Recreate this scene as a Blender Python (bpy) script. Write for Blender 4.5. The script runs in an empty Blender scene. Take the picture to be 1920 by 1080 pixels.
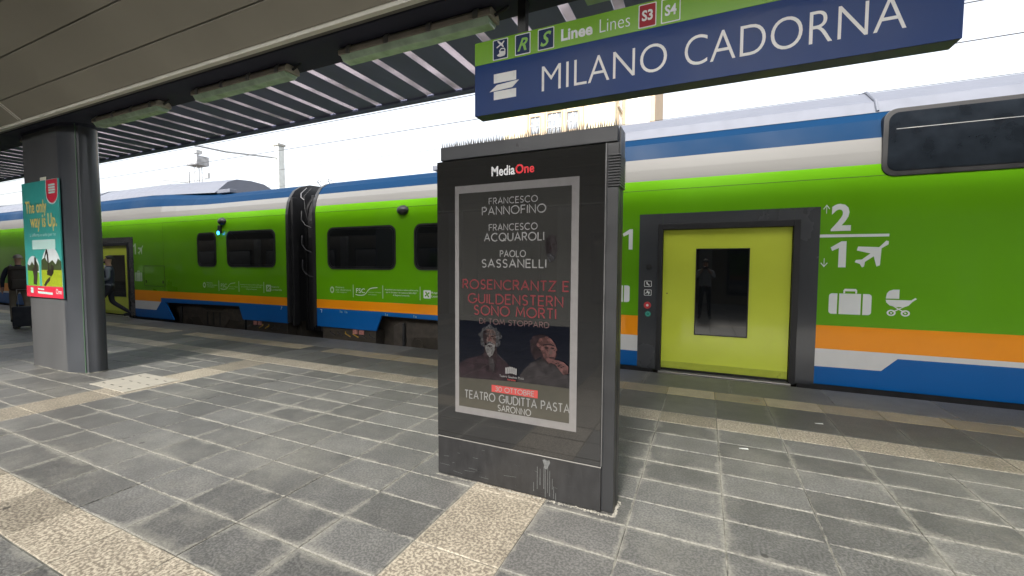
import bpy, bmesh, math, random
from mathutils import Vector, Matrix
random.seed(7)
S = bpy.context.scene
COL = S.collection
rad = math.radians
PI = math.pi

# ------------------------------------------------------------------ camera
FPX, PITCH, YAW, ROLL, CH = 794.2, 5.16504343e-02, 4.27897507e-01, 5.36959222e-03, 1.53
cd = bpy.data.cameras.new('camera'); cam = bpy.data.objects.new('camera', cd); COL.objects.link(cam)
cd.sensor_width = 36.0; cd.lens = 36.0*FPX/1920.0; cd.clip_start = 0.05; cd.clip_end = 2000
Fv = Vector((-math.sin(YAW)*math.cos(PITCH), math.cos(YAW)*math.cos(PITCH), -math.sin(PITCH)))
Rv = Vector((math.cos(YAW), math.sin(YAW), 0)); Uv = Rv.cross(Fv)
R2 = Rv*math.cos(ROLL)+Uv*math.sin(ROLL); U2 = Uv*math.cos(ROLL)-Rv*math.sin(ROLL)
M = Matrix((R2, U2, -Fv)).transposed().to_4x4(); M.translation = Vector((0, 0, CH))
cam.matrix_world = M
S.camera = cam

# ------------------------------------------------------------------ world, sun, exposure
SUN_EL, SUN_AZ = 41, 180      # elevation; azimuth = direction the sun stands in, degrees clockwise from +Y
W = bpy.data.worlds.new('World'); S.world = W; W.use_nodes = True
nt = W.node_tree; nt.nodes.clear()
out = nt.nodes.new('ShaderNodeOutputWorld'); bg = nt.nodes.new('ShaderNodeBackground')
sky = nt.nodes.new('ShaderNodeTexSky'); sky.sky_type = 'NISHITA'; sky.sun_disc = False
sky.sun_elevation = rad(SUN_EL); sky.sun_rotation = rad(SUN_AZ); sky.air_density = 1.0; sky.dust_density = 4.0; sky.ozone_density = 1.0
hs = nt.nodes.new('ShaderNodeHueSaturation'); hs.inputs['Saturation'].default_value = 0.28
nt.links.new(sky.outputs[0], hs.inputs['Color']); nt.links.new(hs.outputs[0], bg.inputs[0])
bg.inputs[1].default_value = 0.15
nt.links.new(bg.outputs[0], out.inputs[0])
sl = bpy.data.lights.new('sun', 'SUN'); sl.energy = 1.75; sl.angle = rad(10); sl.color = (1, .95, .87)
sun = bpy.data.objects.new('sun', sl); COL.objects.link(sun)
sd = Vector((math.sin(rad(SUN_AZ))*math.cos(rad(SUN_EL)), math.cos(rad(SUN_AZ))*math.cos(rad(SUN_EL)), math.sin(rad(SUN_EL))))
sun.rotation_euler = sd.to_track_quat('Z', 'Y').to_euler()
vs = S.view_settings; vs.view_transform = 'Standard'; vs.look = 'None'; vs.gamma = 1; vs.use_curve_mapping = False
vs.exposure = 1.5

# ------------------------------------------------------------------ materials
MATS = {}
def mat(name, base, rough=.5, metal=0, coat=0, coat_rough=.05, var=0.12, scale=6, bump=0, bscale=60, ior=1.5, spec=.5, stretch=None, dirt=None):
    if name in MATS: return MATS[name]
    m = bpy.data.materials.new(name); m.use_nodes = True; n = m.node_tree; N = n.nodes; L = n.links
    b = N['Principled BSDF']
    b.inputs['Roughness'].default_value = rough; b.inputs['Metallic'].default_value = metal
    b.inputs['Coat Weight'].default_value = coat; b.inputs['Coat Roughness'].default_value = coat_rough
    b.inputs['Specular IOR Level'].default_value = spec
    g = N.new('ShaderNodeNewGeometry')
    src = g.outputs['Position']
    if stretch:
        mp = N.new('ShaderNodeMapping'); mp.inputs['Scale'].default_value = stretch; L.new(src, mp.inputs[0]); src = mp.outputs[0]
    t = N.new('ShaderNodeTexNoise'); t.inputs['Scale'].default_value = scale; t.inputs['Detail'].default_value = 6; L.new(src, t.inputs['Vector'])
    r = N.new('ShaderNodeMapRange'); r.inputs['From Min'].default_value = .3; r.inputs['From Max'].default_value = .7
    r.inputs['To Min'].default_value = 1-var; r.inputs['To Max'].default_value = 1+var; L.new(t.outputs[0], r.inputs['Value'])
    mx = N.new('ShaderNodeVectorMath'); mx.operation = 'SCALE'; mx.inputs[0].default_value = base[:3]
    L.new(r.outputs[0], mx.inputs['Scale']); col = mx.outputs[0]
    if dirt:
        t2 = N.new('ShaderNodeTexNoise'); t2.inputs['Scale'].default_value = dirt[1]; t2.inputs['Detail'].default_value = 8; t2.inputs['Roughness'].default_value = .7
        L.new(src, t2.inputs['Vector'])
        r2 = N.new('ShaderNodeMapRange'); r2.inputs['From Min'].default_value = dirt[2]; r2.inputs['From Max'].default_value = dirt[2]+.12; L.new(t2.outputs[0], r2.inputs['Value'])
        m2 = N.new('ShaderNodeMix'); m2.data_type = 'RGBA'; L.new(r2.outputs[0], m2.inputs[0]); L.new(col, m2.inputs[6]); m2.inputs[7].default_value = (*dirt[0], 1)
        col = m2.outputs[2]
    L.new(col, b.inputs['Base Color'])
    rr = N.new('ShaderNodeMapRange'); rr.inputs['From Min'].default_value = .3; rr.inputs['From Max'].default_value = .7
    rr.inputs['To Min'].default_value = max(rough*.8, .02); rr.inputs['To Max'].default_value = min(rough*1.2, 1); L.new(t.outputs[0], rr.inputs['Value']); L.new(rr.outputs[0], b.inputs['Roughness'])
    if bump:
        tb = N.new('ShaderNodeTexNoise'); tb.inputs['Scale'].default_value = bscale; tb.inputs['Detail'].default_value = 4; L.new(src, tb.inputs['Vector'])
        bp = N.new('ShaderNodeBump'); bp.inputs['Strength'].default_value = bump; bp.inputs['Distance'].default_value = .01; L.new(tb.outputs[0], bp.inputs['Height']); L.new(bp.outputs[0], b.inputs['Normal'])
        if coat: L.new(bp.outputs[0], b.inputs['Coat Normal'])
    MATS[name] = m; return m

G_ = mat('train green paint', (.115, .35, .001), .34, spec=.25, coat=.75, coat_rough=.015, var=.09, scale=.5, bump=.12, bscale=2.2)
ORG = mat('train orange paint', (.92, .31, .004), .35, spec=.25, coat=.5, coat_rough=.04, var=.04, scale=1)
BLU = mat('train blue paint', (.001, .105, .36), .35, spec=.25, coat=.3, coat_rough=.05, var=.05, scale=1)
BLUR = mat('train roof blue', (.000, .024, .072), .55, spec=.1, coat=0, var=.05, scale=1)
WHT = mat('train white paint', (.66, .66, .64), .35, coat=.5, var=.03)
LGR = mat('train light grey paint', (.18, .178, .170), .4, spec=.2, coat=.5, var=.04, scale=1.5, stretch=(.3, 1, 3))
LIME = mat('door lime paint', (.60, .69, .06), .35, spec=.3, coat=.8, coat_rough=.04, var=.03, scale=2)
DGR = mat('door surround grey', (.052, .055, .06), .25, coat=.9, coat_rough=.03, var=.06, scale=2)
BLK = mat('black rubber', (.012, .012, .013), .5, var=.2, bump=.1)
BLK2 = mat('black painted metal', (.018, .018, .019), .4, coat=.2, var=.2, dirt=((.05, .05, .05), 14, .62))
GLS = mat('dark tinted glass', (.006, .007, .008), .03, var=.1, coat=1, coat_rough=.01)
SEAM = mat('paint seam dark line', (.03, .07, .006), .5)  # thin dark green line drawn along the body panel joints
UND = mat('underframe grime', (.050, .042, .032), .75, var=.35, scale=9, bump=.3)
STEEL = mat('brushed steel sill', (.45, .44, .42), .35, metal=.8, var=.1, stretch=(1, 20, 20))
ROOFW = mat('pale roof panel', (.13, .14, .17), .5, var=.06)
LETW = mat('white lettering', (.72, .74, .72), .4, var=.03, coat=.4)
LETD = mat('faded white lettering', (.42, .55, .36), .4, var=.1)

KBLK = mat('kiosk dark grey metal', (.021, .022, .024), .45, coat=.25, var=.1, bump=.15, bscale=300)
KBASE = mat('kiosk base scuffed black', (.020, .020, .021), .42, var=.3, scale=18, coat=.15, dirt=((.10, .10, .10), 22, .66), bump=.15, bscale=40, stretch=(1, 1, .5))
KSCR = mat('screen glass black', (.014, .014, .014), .08, coat=1, coat_rough=.02, var=.05)
def prn(name, c): return mat('print '+name, c, .12, coat=1, coat_rough=.02, var=.06, scale=20)
P_frame = prn('pale frame', (.15, .145, .145)); P_dark = prn('dark poster ground', (.024, .024, .023)); P_navy = prn('navy night', (.002, .0025, .005))
P_olive = prn('warm dark', (.038, .036, .028)); P_text = prn('grey white text', (.17, .17, .17)); P_red = prn('faded red text', (.11, .026, .029)); P_redd = prn('dim red text', (.07, .045, .045))
P_redbox = prn('red box', (.30, .045, .04)); P_white = mat('print bright white', (.75, .75, .75), .2, coat=1, var=.02); P_logo = mat('print bright red', (.72, .04, .05), .2, coat=1, var=.02)
def prp(name, c, sc=34): return mat('photo print '+name, c, .12, coat=1, coat_rough=.02, var=.6, scale=sc)
P_skin = prp('dim skin', (.040, .028, .026)); P_skin2 = prp('ruddy skin', (.048, .024, .023)); P_hair = prp('grey hair', (.022, .022, .024), 70); P_beard = prp('grey beard', (.060, .058, .058), 80); P_coat = prp('dark coat', (.013, .008, .010), 22); P_coat2 = prp('grey coat', (.016, .014, .015), 20); P_shade = prp('face shade', (.011, .007, .008))

SBLUE = mat('sign blue enamel', (.006, .038, .165), .35, spec=.12, coat=.04, coat_rough=.04, var=.05, scale=2, bump=.05, bscale=25)
SGREEN = mat('sign green enamel', (.17, .40, .006), .25, spec=.3, coat=.2, coat_rough=.04, var=.04, scale=2)
SLET = mat('sign white lettering', (.72, .72, .69), .3, var=.04, bump=.1, bscale=200)
SLETG = mat('sign green lettering', (.22, .50, .06), .3, var=.02)
SNAVY = mat('sign navy tile', (.004, .022, .08), .4, var=.03, spec=.2)
SRED = mat('sign red tile', (.33, .004, .015), .4, var=.03, spec=.2)
SMET = mat('sign case grey blue', (.06, .075, .09), .4, var=.08, metal=.2)

SOFF = mat('soffit panel beige grey', (.33, .305, .24), .6, var=.07, scale=1.2, bump=.1, bscale=120)
TRIM = mat('soffit trim pale', (.80, .77, .66), .45, var=.05)
LIP = mat('beam lip grey', (.14, .135, .11), .55, var=.12, scale=2)
BEAM = mat('dark beam paint', (.040, .042, .060), .7, spec=.2, var=.15, scale=3)
DECK = mat('roof deck dark metal', (.17, .185, .27), .7, spec=.2, var=.15, scale=3, stretch=(1, .3, 1))
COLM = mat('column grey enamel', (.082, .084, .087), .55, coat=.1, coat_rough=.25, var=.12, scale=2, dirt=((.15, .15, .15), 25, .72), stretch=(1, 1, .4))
COLB = mat('column shaded enamel', (.050, .055, .064), .45, coat=.3, coat_rough=.15, var=.1, scale=2)
def translucent(name, c, t=.5):
    m = bpy.data.materials.new(name); m.use_nodes = True; n = m.node_tree; N = n.nodes; L = n.links
    b = N['Principled BSDF']; b.inputs['Base Color'].default_value = (*c, 1); b.inputs['Roughness'].default_value = .5
    tr = N.new('ShaderNodeBsdfTranslucent'); mx = N.new('ShaderNodeMixShader'); mx.inputs[0].default_value = t
    g = N.new('ShaderNodeNewGeometry'); no = N.new('ShaderNodeTexNoise'); no.inputs['Scale'].default_value = 1.7; no.inputs['Detail'].default_value = 5; L.new(g.outputs['Position'], no.inputs['Vector'])
    r = N.new('ShaderNodeMapRange'); r.inputs['From Min'].default_value = .35; r.inputs['From Max'].default_value = .65; r.inputs['To Min'].default_value = .45; r.inputs['To Max'].default_value = 1.1; L.new(no.outputs[0], r.inputs[0])
    v = N.new('ShaderNodeVectorMath'); v.operation = 'SCALE'; v.inputs[0].default_value = c; L.new(r.outputs[0], v.inputs['Scale']); L.new(v.outputs[0], tr.inputs['Color'])
    L.new(b.outputs[0], mx.inputs[1]); L.new(tr.outputs[0], mx.inputs[2]); L.new(mx.outputs[0], N['Material Output'].inputs[0])
    MATS[name] = m; return m
STRIP = translucent('translucent roof strip', (.62, .58, .61), .6)

def stone(name, base, speck, sscale, dust, dustc, tan=False):
    m = bpy.data.materials.new(name); m.use_nodes = True; n = m.node_tree; N = n.nodes; L = n.links; b = N['Principled BSDF']
    def nw(t, **k):
        o = N.new(t)
        for a, v in k.items(): setattr(o, a, v)
        return o
    def mth(op, a, b_=None, c=None):
        o = nw('ShaderNodeMath', operation=op)
        for i, x in enumerate((a, b_, c)):
            if x is None: continue
            if isinstance(x, (int, float)): o.inputs[i].default_value = x
            else: L.new(x, o.inputs[i])
        return o.outputs[0]
    def noise(sc, det=4, ro=.5, src=None):
        o = nw('ShaderNodeTexNoise'); o.inputs['Scale'].default_value = sc; o.inputs['Detail'].default_value = det; o.inputs['Roughness'].default_value = ro
        L.new(src or pos, o.inputs['Vector']); return o.outputs[0]
    def mr(v, a, b_, c=0, d=1):
        o = nw('ShaderNodeMapRange'); o.inputs[1].default_value = a; o.inputs[2].default_value = b_; o.inputs[3].default_value = c; o.inputs[4].default_value = d; L.new(v, o.inputs[0]); return o.outputs[0]
    def mixc(f, a, b_):
        o = nw('ShaderNodeMix', data_type='RGBA'); L.new(f, o.inputs[0])
        for i, x in ((6, a), (7, b_)):
            if isinstance(x, tuple): o.inputs[i].default_value = (*x, 1)
            else: L.new(x, o.inputs[i])
        return o.outputs[2]
    pos = nw('ShaderNodeNewGeometry').outputs['Position']
    ua = nw('ShaderNodeUVMap', uv_map='edge_a'); ub = nw('ShaderNodeUVMap', uv_map='edge_b')
    sa = nw('ShaderNodeSeparateXYZ'); sb = nw('ShaderNodeSeparateXYZ'); L.new(ua.outputs[0], sa.inputs[0]); L.new(ub.outputs[0], sb.inputs[0])
    ut = nw('ShaderNodeUVMap', uv_map='tone'); st = nw('ShaderNodeSeparateXYZ'); L.new(ut.outputs[0], st.inputs[0])
    d = mth('MINIMUM', mth('MINIMUM', sa.outputs[0], sa.outputs[1]), mth('MINIMUM', sb.outputs[0], sb.outputs[1]))
    big = noise(1.1, 3); med = noise(5, 5, .6); fine = noise(55, 5, .65); warp = noise(18, 4, .6)
    sp = noise(sscale, 3, .55)
    c = mixc(mr(sp, .42, .60), base, speck)
    c2 = nw('ShaderNodeVectorMath', operation='SCALE'); L.new(c, c2.inputs[0])
    L.new(mth('MULTIPLY', mr(st.outputs[0], 0, 1, .72, 1.30), mr(med, .3, .7, .85, 1.15)), c2.inputs['Scale'])
    # pale dust that gathers along the joints, uneven over the platform
    width = mth('MULTIPLY', mr(big, .38, .64, .001, .060), mr(med, .32, .7, .05, 1.8))
    f = mth('SUBTRACT', 1.0, mth('DIVIDE', mth('ADD', d, mth('MULTIPLY', mth('SUBTRACT', warp, .5), .045)), width))
    f = mth('MULTIPLY', mr(f, 0, .9), mr(fine, .30, .62, .15, 1.0))
    f = mth('MULTIPLY', f, dust)
    # traffic scuffs in patches on the faces
    ps = noise(2.6, 7, .68); pf = mth('MULTIPLY', mr(ps, .53, .68), mr(fine, .40, .65))
    pl = noise(.75, 8, .72); lf_ = mth('MULTIPLY', mth('MULTIPLY', mr(pl, .50, .70), mr(fine, .35, .6, .35, 1)), dust*.75)
    f = mth('MAXIMUM', f, lf_)
    f2 = mth('MAXIMUM', f, mth('MULTIPLY', pf, dust*.55))
    c3 = mixc(f2, c2.outputs[0], dustc)
    # chewing-gum spots
    vo = nw('ShaderNodeTexVoronoi'); vo.inputs['Scale'].default_value = 2.3; L.new(pos, vo.inputs['Vector'])
    gum = mr(vo.outputs['Distance'], .045, .055, 1, 0)
    sel = nw('ShaderNodeSeparateColor'); L.new(vo.outputs['Color'], sel.inputs[0])
    gsel = mth('MULTIPLY', gum, mth('GREATER_THAN', sel.outputs[0], .62))
    c4 = mixc(mth('MULTIPLY', gsel, .75), c3, (.025, .024, .023))
    L.new(c4, b.inputs['Base Color'])
    L.new(mr(sp, .3, .7, .34, .62), b.inputs['Roughness'])
    bp = nw('ShaderNodeBump'); bp.inputs['Strength'].default_value = .35; bp.inputs['Distance'].default_value = .004
    L.new(mth('ADD', sp, mth('MULTIPLY', fine, .6)), bp.inputs['Height']); L.new(bp.outputs[0], b.inputs['Normal'])
    MATS[name] = m; return m
ST_D = stone('dark granite slab', (.074, .074, .071), (.152, .151, .145), 75, .66, (.34, .33, .285))
ST_E = stone('dark granite edge slab', (.062, .062, .058), (.105, .105, .10), 75, .30, (.30, .29, .25))
ST_T = stone('tan granite slab', (.15, .128, .10), (.40, .36, .285), 62, .35, (.45, .41, .33))
ST_Y = stone('worn yellow tactile slab', (.20, .17, .12), (.34, .29, .20), 80, .30, (.45, .30, .08))
BOG = mat('bogie brown grime', (.075, .064, .052), .8, var=.35, scale=9, bump=.3)
MORT = mat('pale joint mortar', (.23, .225, .195), .9, var=.4, scale=14, dirt=((.06, .06, .055), 1.7, .47))
PLATE = mat('painted manhole plate', (.36, .34, .29), .6, var=.12, scale=9, dirt=((.16, .14, .12), 30, .62))
BALL = mat('track ballast', (.10, .09, .08), .95, var=.5, scale=30, bump=1, bscale=25)
RAIL = mat('rail steel', (.10, .07, .05), .5, metal=.6, var=.2)
CONC = mat('concrete', (.36, .35, .32), .85, var=.15, scale=3, bump=.2, bscale=30)
GRD = mat('ground', (.16, .155, .14), .95, var=.3, scale=.3)
CREAM = mat('building cream render', (.66, .57, .40), .85, var=.10, scale=.35)
CREAM2 = mat('building stone trim', (.50, .38, .26), .85, var=.1, scale=.8)
BWHT = mat('building white render', (.80, .79, .76), .85, var=.05, scale=.5)
BGLS = mat('building window glass', (.22, .24, .27), .15, var=.3, scale=2)
MASTM = mat('galvanised mast', (.42, .43, .44), .5, metal=.3, var=.1)
WIRE = mat('copper wire dull', (.06, .06, .06), .5, var=.1)

# ------------------------------------------------------------------ mesh helpers
class MB:
    def __init__(s): s.v = []; s.f = []; s.m = []; s.mi = 0
    def add(s, vs_, fs): 
        o = len(s.v); s.v += [tuple(v) for v in vs_]; s.f += [tuple(i+o for i in f) for f in fs]; s.m += [s.mi]*len(fs); return s
    def box(s, x0, x1, y0, y1, z0, z1):
        return s.add([(x0,y0,z0),(x1,y0,z0),(x1,y1,z0),(x0,y1,z0),(x0,y0,z1),(x1,y0,z1),(x1,y1,z1),(x0,y1,z1)],
                     [(0,3,2,1),(4,5,6,7),(0,1,5,4),(1,2,6,5),(2,3,7,6),(3,0,4,7)])
    def prism(s, pts, axis, a, b):
        # pts: 2-D outline; axis 'y': (x,z) extruded a..b ; 'x': (y,z) ; 'z': (x,y)
        n = len(pts)
        def P(p, t): return (p[0], t, p[1]) if axis == 'y' else (t, p[0], p[1]) if axis == 'x' else (p[0], p[1], t)
        vs_ = [P(p, a) for p in pts]+[P(p, b) for p in pts]
        return s.add(vs_, [tuple(range(n)), tuple(range(2*n-1, n-1, -1))]+[(i, (i+1) % n+0, (i+1) % n+n, i+n) for i in range(n)])
    def tube(s, pts, r, n=8, r2=None):
        pts = [Vector(p) for p in pts]; o = len(s.v); m = len(pts)
        for i, p in enumerate(pts):
            t = (pts[min(i+1, m-1)]-pts[max(i-1, 0)]).normalized()
            a = t.orthogonal().normalized() if abs(t.z) > .9 else t.cross(Vector((0, 0, 1))).normalized(); b = t.cross(a)
            q = r if r2 is None else r+(r2-r)*i/(m-1)
            for k in range(n): s.v.append(tuple(p+a*q*math.cos(2*PI*k/n)+b*q*math.sin(2*PI*k/n)))
        fs = [(o+i*n+k, o+i*n+(k+1) % n, o+(i+1)*n+(k+1) % n, o+(i+1)*n+k) for i in range(m-1) for k in range(n)]
        fs += [tuple(o+k for k in range(n-1, -1, -1)), tuple(o+(m-1)*n+k for k in range(n))]
        s.f += fs; s.m += [s.mi]*len(fs); return s
    def sheet(s, pts): return s.add(pts, [tuple(range(len(pts)))])
    def build(s, name, mats, parent=None, bevel=0, smooth=False, loc=None, normals=True):
        me = bpy.data.meshes.new(name); me.from_pydata(s.v, [], s.f)
        mats = mats if isinstance(mats, (list, tuple)) else [mats]
        for m in mats: me.materials.append(m)
        for p, i in zip(me.polygons, s.m): p.material_index = i
        if normals or bevel:
            bm = bmesh.new(); bm.from_mesh(me)
            if normals: bmesh.ops.recalc_face_normals(bm, faces=bm.faces)
            if bevel: bmesh.ops.bevel(bm, geom=[e for e in bm.edges if len(e.link_faces) == 2 and e.calc_face_angle(0) > .6], offset=bevel, segments=2, affect='EDGES', profile=.6)
            bm.to_mesh(me); bm.free()
        if smooth:
            for p in me.polygons: p.use_smooth = True
            me.set_sharp_from_angle(angle=rad(35))
        return link(name, me, parent, loc)
def link(name, me, parent=None, loc=None):
    o = bpy.data.objects.new(name, me); COL.objects.link(o)
    if parent is not None:
        o.parent = parent
        if loc is None: o.location = -parent_world(parent)
    if loc is not None: o.location = loc
    return o
def parent_world(p):
    v = Vector(p.location)
    while p.parent: p = p.parent; v = v+p.location
    return v
def thing(name, label, cat, loc=(0, 0, 0), group=None):
    o = bpy.data.objects.new(name, None); COL.objects.link(o); o.location = loc; o.empty_display_size = .2
    o['label'] = label; o['category'] = cat
    if group: o['group'] = group
    return o
def tag(o, label, cat, group=None):
    o['label'] = label; o['category'] = cat
    if group: o['group'] = group
    return o
def struct(o): o['kind'] = 'structure'; return o
def stuff(o): o['kind'] = 'stuff'; return o
def arc(cx, cz, r, a0, a1, n=10, rz=None):
    rz = rz or r
    return [(cx+r*math.cos(rad(a0+(a1-a0)*i/n)), cz+rz*math.sin(rad(a0+(a1-a0)*i/n))) for i in range(n+1)]
def rrect(x0, x1, z0, z1, r, n=5):
    return arc(x1-r, z0+r, r, -90, 0, n)+arc(x1-r, z1-r, r, 0, 90, n)+arc(x0+r, z1-r, r, 90, 180, n)+arc(x0+r, z0+r, r, 180, 270, n)
def ellipse(cx, cz, rx, rz, n=28, ph=0): return [(cx+rx*math.cos(2*PI*i/n+ph), cz+rz*math.sin(2*PI*i/n+ph)) for i in range(n)]
def ring(mb, outer, inner, y0, y1):
    # closed band between two outlines of the same point count, on the XZ plane, thickness y0..y1
    n = len(outer); o = len(mb.v)
    for y in (y0, y1):
        mb.v += [(p[0], y, p[1]) for p in outer]+[(p[0], y, p[1]) for p in inner]
    for i in range(n):
        j = (i+1) % n
        for f in ((i, j, n+j, n+i), (2*n+i, 3*n+i, 3*n+j, 2*n+j), (i, 2*n+i, 2*n+j, j), (n+i, n+j, 3*n+j, 3*n+i)):
            mb.f.append(tuple(o+k for k in f)); mb.m.append(mb.mi)
    return mb
def flat(name, pts, y, m, parent, t=.0008):      # flat print on the XZ plane, faces -Y
    return MB().prism(pts, 'y', y-t, y).build(name, m, parent)
def text(name, body, x0, x1, z0, z1, y, m, parent, off=0, res=3, shear=0, align=None):
    cu = bpy.data.curves.new(name, 'FONT'); cu.body = body; cu.size = 1; cu.offset = off; cu.resolution_u = res; cu.shear = shear
    cu.align_x = 'CENTER' if align else 'LEFT'; cu.space_line = .95
    o = bpy.data.objects.new(name, cu); COL.objects.link(o)
    bpy.context.view_layer.update()
    me = bpy.data.meshes.new_from_object(o.evaluated_get(bpy.context.evaluated_depsgraph_get()))
    bpy.data.objects.remove(o)
    xs = [v.co.x for v in me.vertices]; ys = [v.co.y for v in me.vertices]
    ax, bx, ay, by = min(xs), max(xs), min(ys), max(ys)
    for v in me.vertices:
        v.co = Vector((x0+(v.co.x-ax)/(bx-ax)*(x1-x0), y-.0006, z0+(v.co.y-ay)/(by-ay)*(z1-z0)))
    me.materials.clear(); me.materials.append(m)
    return link(name, me, parent)
# geometric stroke capitals (thin rounded poster face)
A_ = lambda *a: arc(*a)
def gl(ch):
    C = {'A': (.8, [[(0, 0), (.4, 1), (.8, 0)], [(.14, .33), (.66, .33)]]),
     'B': (.62, [[(0, 0), (0, 1), (.3, 1)]+A_(.3, .76, .24, 90, -90, 8)+[(0, .52)], [(.3, .52)]+A_(.34, .26, .26, 90, -90, 8)+[(0, 0)]]),
     'C': (.86, [A_(.5, .5, .5, 48, 312, 20)]), 'D': (.78, [[(0, 0), (0, 1), (.28, 1)]+A_(.28, .5, .5, 90, -90, 14)+[(0, 0)]]),
     'E': (.55, [[(.55, 1), (0, 1), (0, 0), (.55, 0)], [(0, .52), (.5, .52)]]), 'F': (.52, [[(.52, 1), (0, 1), (0, 0)], [(0, .52), (.47, .52)]]),
     'G': (.95, [A_(.5, .5, .5, 48, 355, 22)+[(.62, .46)]]), 'I': (.0, [[(0, 0), (0, 1)]]), 'L': (.5, [[(0, 1), (0, 0), (.5, 0)]]),
     'M': (.9, [[(0, 0), (.1, 1), (.45, .25), (.8, 1), (.9, 0)]]), 'N': (.72, [[(0, 0), (0, 1), (.72, 0), (.72, 1)]]),
     'O': (1, [A_(.5, .5, .5, 0, 360, 26)]), 'P': (.56, [[(0, 0), (0, 1), (.3, 1)]+A_(.3, .74, .26, 90, -90, 8)+[(0, .48)]]),
     'Q': (1, [A_(.5, .5, .5, 0, 360, 26), [(.62, .28), (.95, -.02)]]), 'R': (.6, [[(0, 0), (0, 1), (.3, 1)]+A_(.3, .74, .26, 90, -90, 8)+[(0, .48)], [(.28, .48), (.6, 0)]]),
     'S': (.56, [A_(.29, .75, .25, 30, 270, 10)+A_(.28, .25, .25, 90, -150, 10)[1:]]), 'T': (.6, [[(0, 1), (.6, 1)], [(.3, 1), (.3, 0)]]),
     'U': (.7, [[(0, 1), (0, .35)]+A_(.35, .35, .35, 180, 360, 12)+[(.7, 1)]]), 'Z': (.65, [[(0, 1), (.65, 1), (0, 0), (.65, 0)]]),
     '3': (.55, [A_(.27, .76, .24, 150, -90, 9)+A_(.28, .26, .26, 90, -150, 9)[1:]]), '0': (.7, [A_(.35, .5, .35, 0, 360, 22)and[(.35+.33*math.cos(2*PI*i/22), .5+.5*math.sin(2*PI*i/22)) for i in range(23)]]), ' ': (.25, [])}
    return C[ch]
def strokes(name, body, x0, x1, z0, z1, y, m, parent, w=.012, gap=.2):
    mb = MB(); total = sum(gl(c)[0]+gap for c in body)-gap; sx = (x1-x0)/total; sz = z1-z0; x = 0
    for c in body:
        wd, ps = gl(c)
        for k, p in enumerate(ps):
            q = [Vector((x0+(x+a)*sx, z0+b*sz)) for a, b in p]; n = len(q); L_ = []; R_ = []
            for i in range(n):
                a = q[max(i-1, 0)]; b = q[min(i+1, n-1)]
                d1 = (q[i]-a).normalized() if i else (b-q[i]).normalized(); d2 = (b-q[i]).normalized() if i < n-1 else d1
                t = (d1+d2); t = t.normalized() if t.length > .1 else d1; nn = Vector((-t.y, t.x)); kf = min(1/max(nn.dot(Vector((-d1.y, d1.x))), .4), 2)
                L_.append(q[i]+nn*w/2*kf); R_.append(q[i]-nn*w/2*kf)
            yy = y-.0006-.0002*k
            for i in range(n-1): mb.add([(L_[i].x, yy, L_[i].y), (R_[i].x, yy, R_[i].y), (R_[i+1].x, yy, R_[i+1].y), (L_[i+1].x, yy, L_[i+1].y)], [(0, 1, 2, 3)])
        x += wd+gap
    return mb.build(name, m, parent, normals=False)

#================================================================== SETTING
struct(MB().add([(-900, -900, -1.1), (900, -900, -1.1), (900, 900, -1.1), (-900, 900, -1.1)], [(0, 1, 2, 3)]).build('ground', GRD))
struct(MB().box(-90, 60, 6.46, 40, -1.05, -.80).build('track_bed', BALL))
plat = struct(MB().box(-90, 60, -6.4, 6.40, -1.0, -.006).build('platform', MORT))
for y in (7.35, 8.79):
    struct(MB().prism([(y-.07, -.72), (y+.07, -.72), (y+.07, -.70), (y+.012, -.68), (y+.012, -.60), (y+.036, -.585), (y+.036, -.55), (y-.036, -.55), (y-.036, -.585), (y-.012, -.60), (y-.012, -.68), (y-.07, -.70)], 'x', -90, 60).build('rail', RAIL))
struct(MB().box(-90, 60, 7.0, 9.2, -.80, -.72).build('sleeper_base', CONC))

# paving: slabs with bevelled rims; each slab's face stores its distance to its own edges
def xj(k): return .14+.52*k if k >= 0 else .14+.527*k
def slab_geom(x0, x1, y0, y1, dz, b=.005):
    vs_ = [(x0, y0, -.022), (x1, y0, -.022), (x1, y1, -.022), (x0, y1, -.022),
           (x0, y0, dz-.003), (x1, y0, dz-.003), (x1, y1, dz-.003), (x0, y1, dz-.003),
           (x0+b, y0+b, dz), (x1-b, y0+b, dz), (x1-b, y1-b, dz), (x0+b, y1-b, dz)]
    fs = [(8, 9, 10, 11), (4, 5, 9, 8), (5, 6, 10, 9), (6, 7, 11, 10), (7, 4, 8, 11), (0, 1, 5, 4), (1, 2, 6, 5), (2, 3, 7, 6), (3, 0, 4, 7)]
    return vs_, fs
def slab_mesh(name, lst, m):
    V = []; Fc = []; UA = []; UB = []; UT = []
    for (x0, x1, y0, y1, dz, tone) in lst:
        o = len(V); v, f = slab_geom(x0, x1, y0, y1, dz); V += v
        for q in f:
            Fc.append(tuple(i+o for i in q))
            for i in q:
                px, py = v[i][0], v[i][1]; UA.append((px-x0, py-y0)); UB.append((x1-px, y1-py)); UT.append((tone, 0))
    me = bpy.data.meshes.new(name); me.from_pydata(V, [], Fc); me.materials.append(m)
    for nm, D in (('edge_a', UA), ('edge_b', UB), ('tone', UT)):
        u = me.uv_layers.new(name=nm)
        for i, d in enumerate(D): u.data[i].uv = d
    return me
slabs = []          # (kind, x0,x1,y0,y1)
g = .003
rows = [4.386-.3157*i for i in range(0, 34)]
def row_kind(i): return 'tan' if i % 11 == 9 else 'dark'     # the row 1.55..1.23 and so on
rows_y = [(rows[i+1], rows[i], i) for i in range(33)]
COLB_X = {-2, -12, -22, -32, -42, 8}   # xj index of the right edge of each cross band
krange = range(-62, 16)
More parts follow.
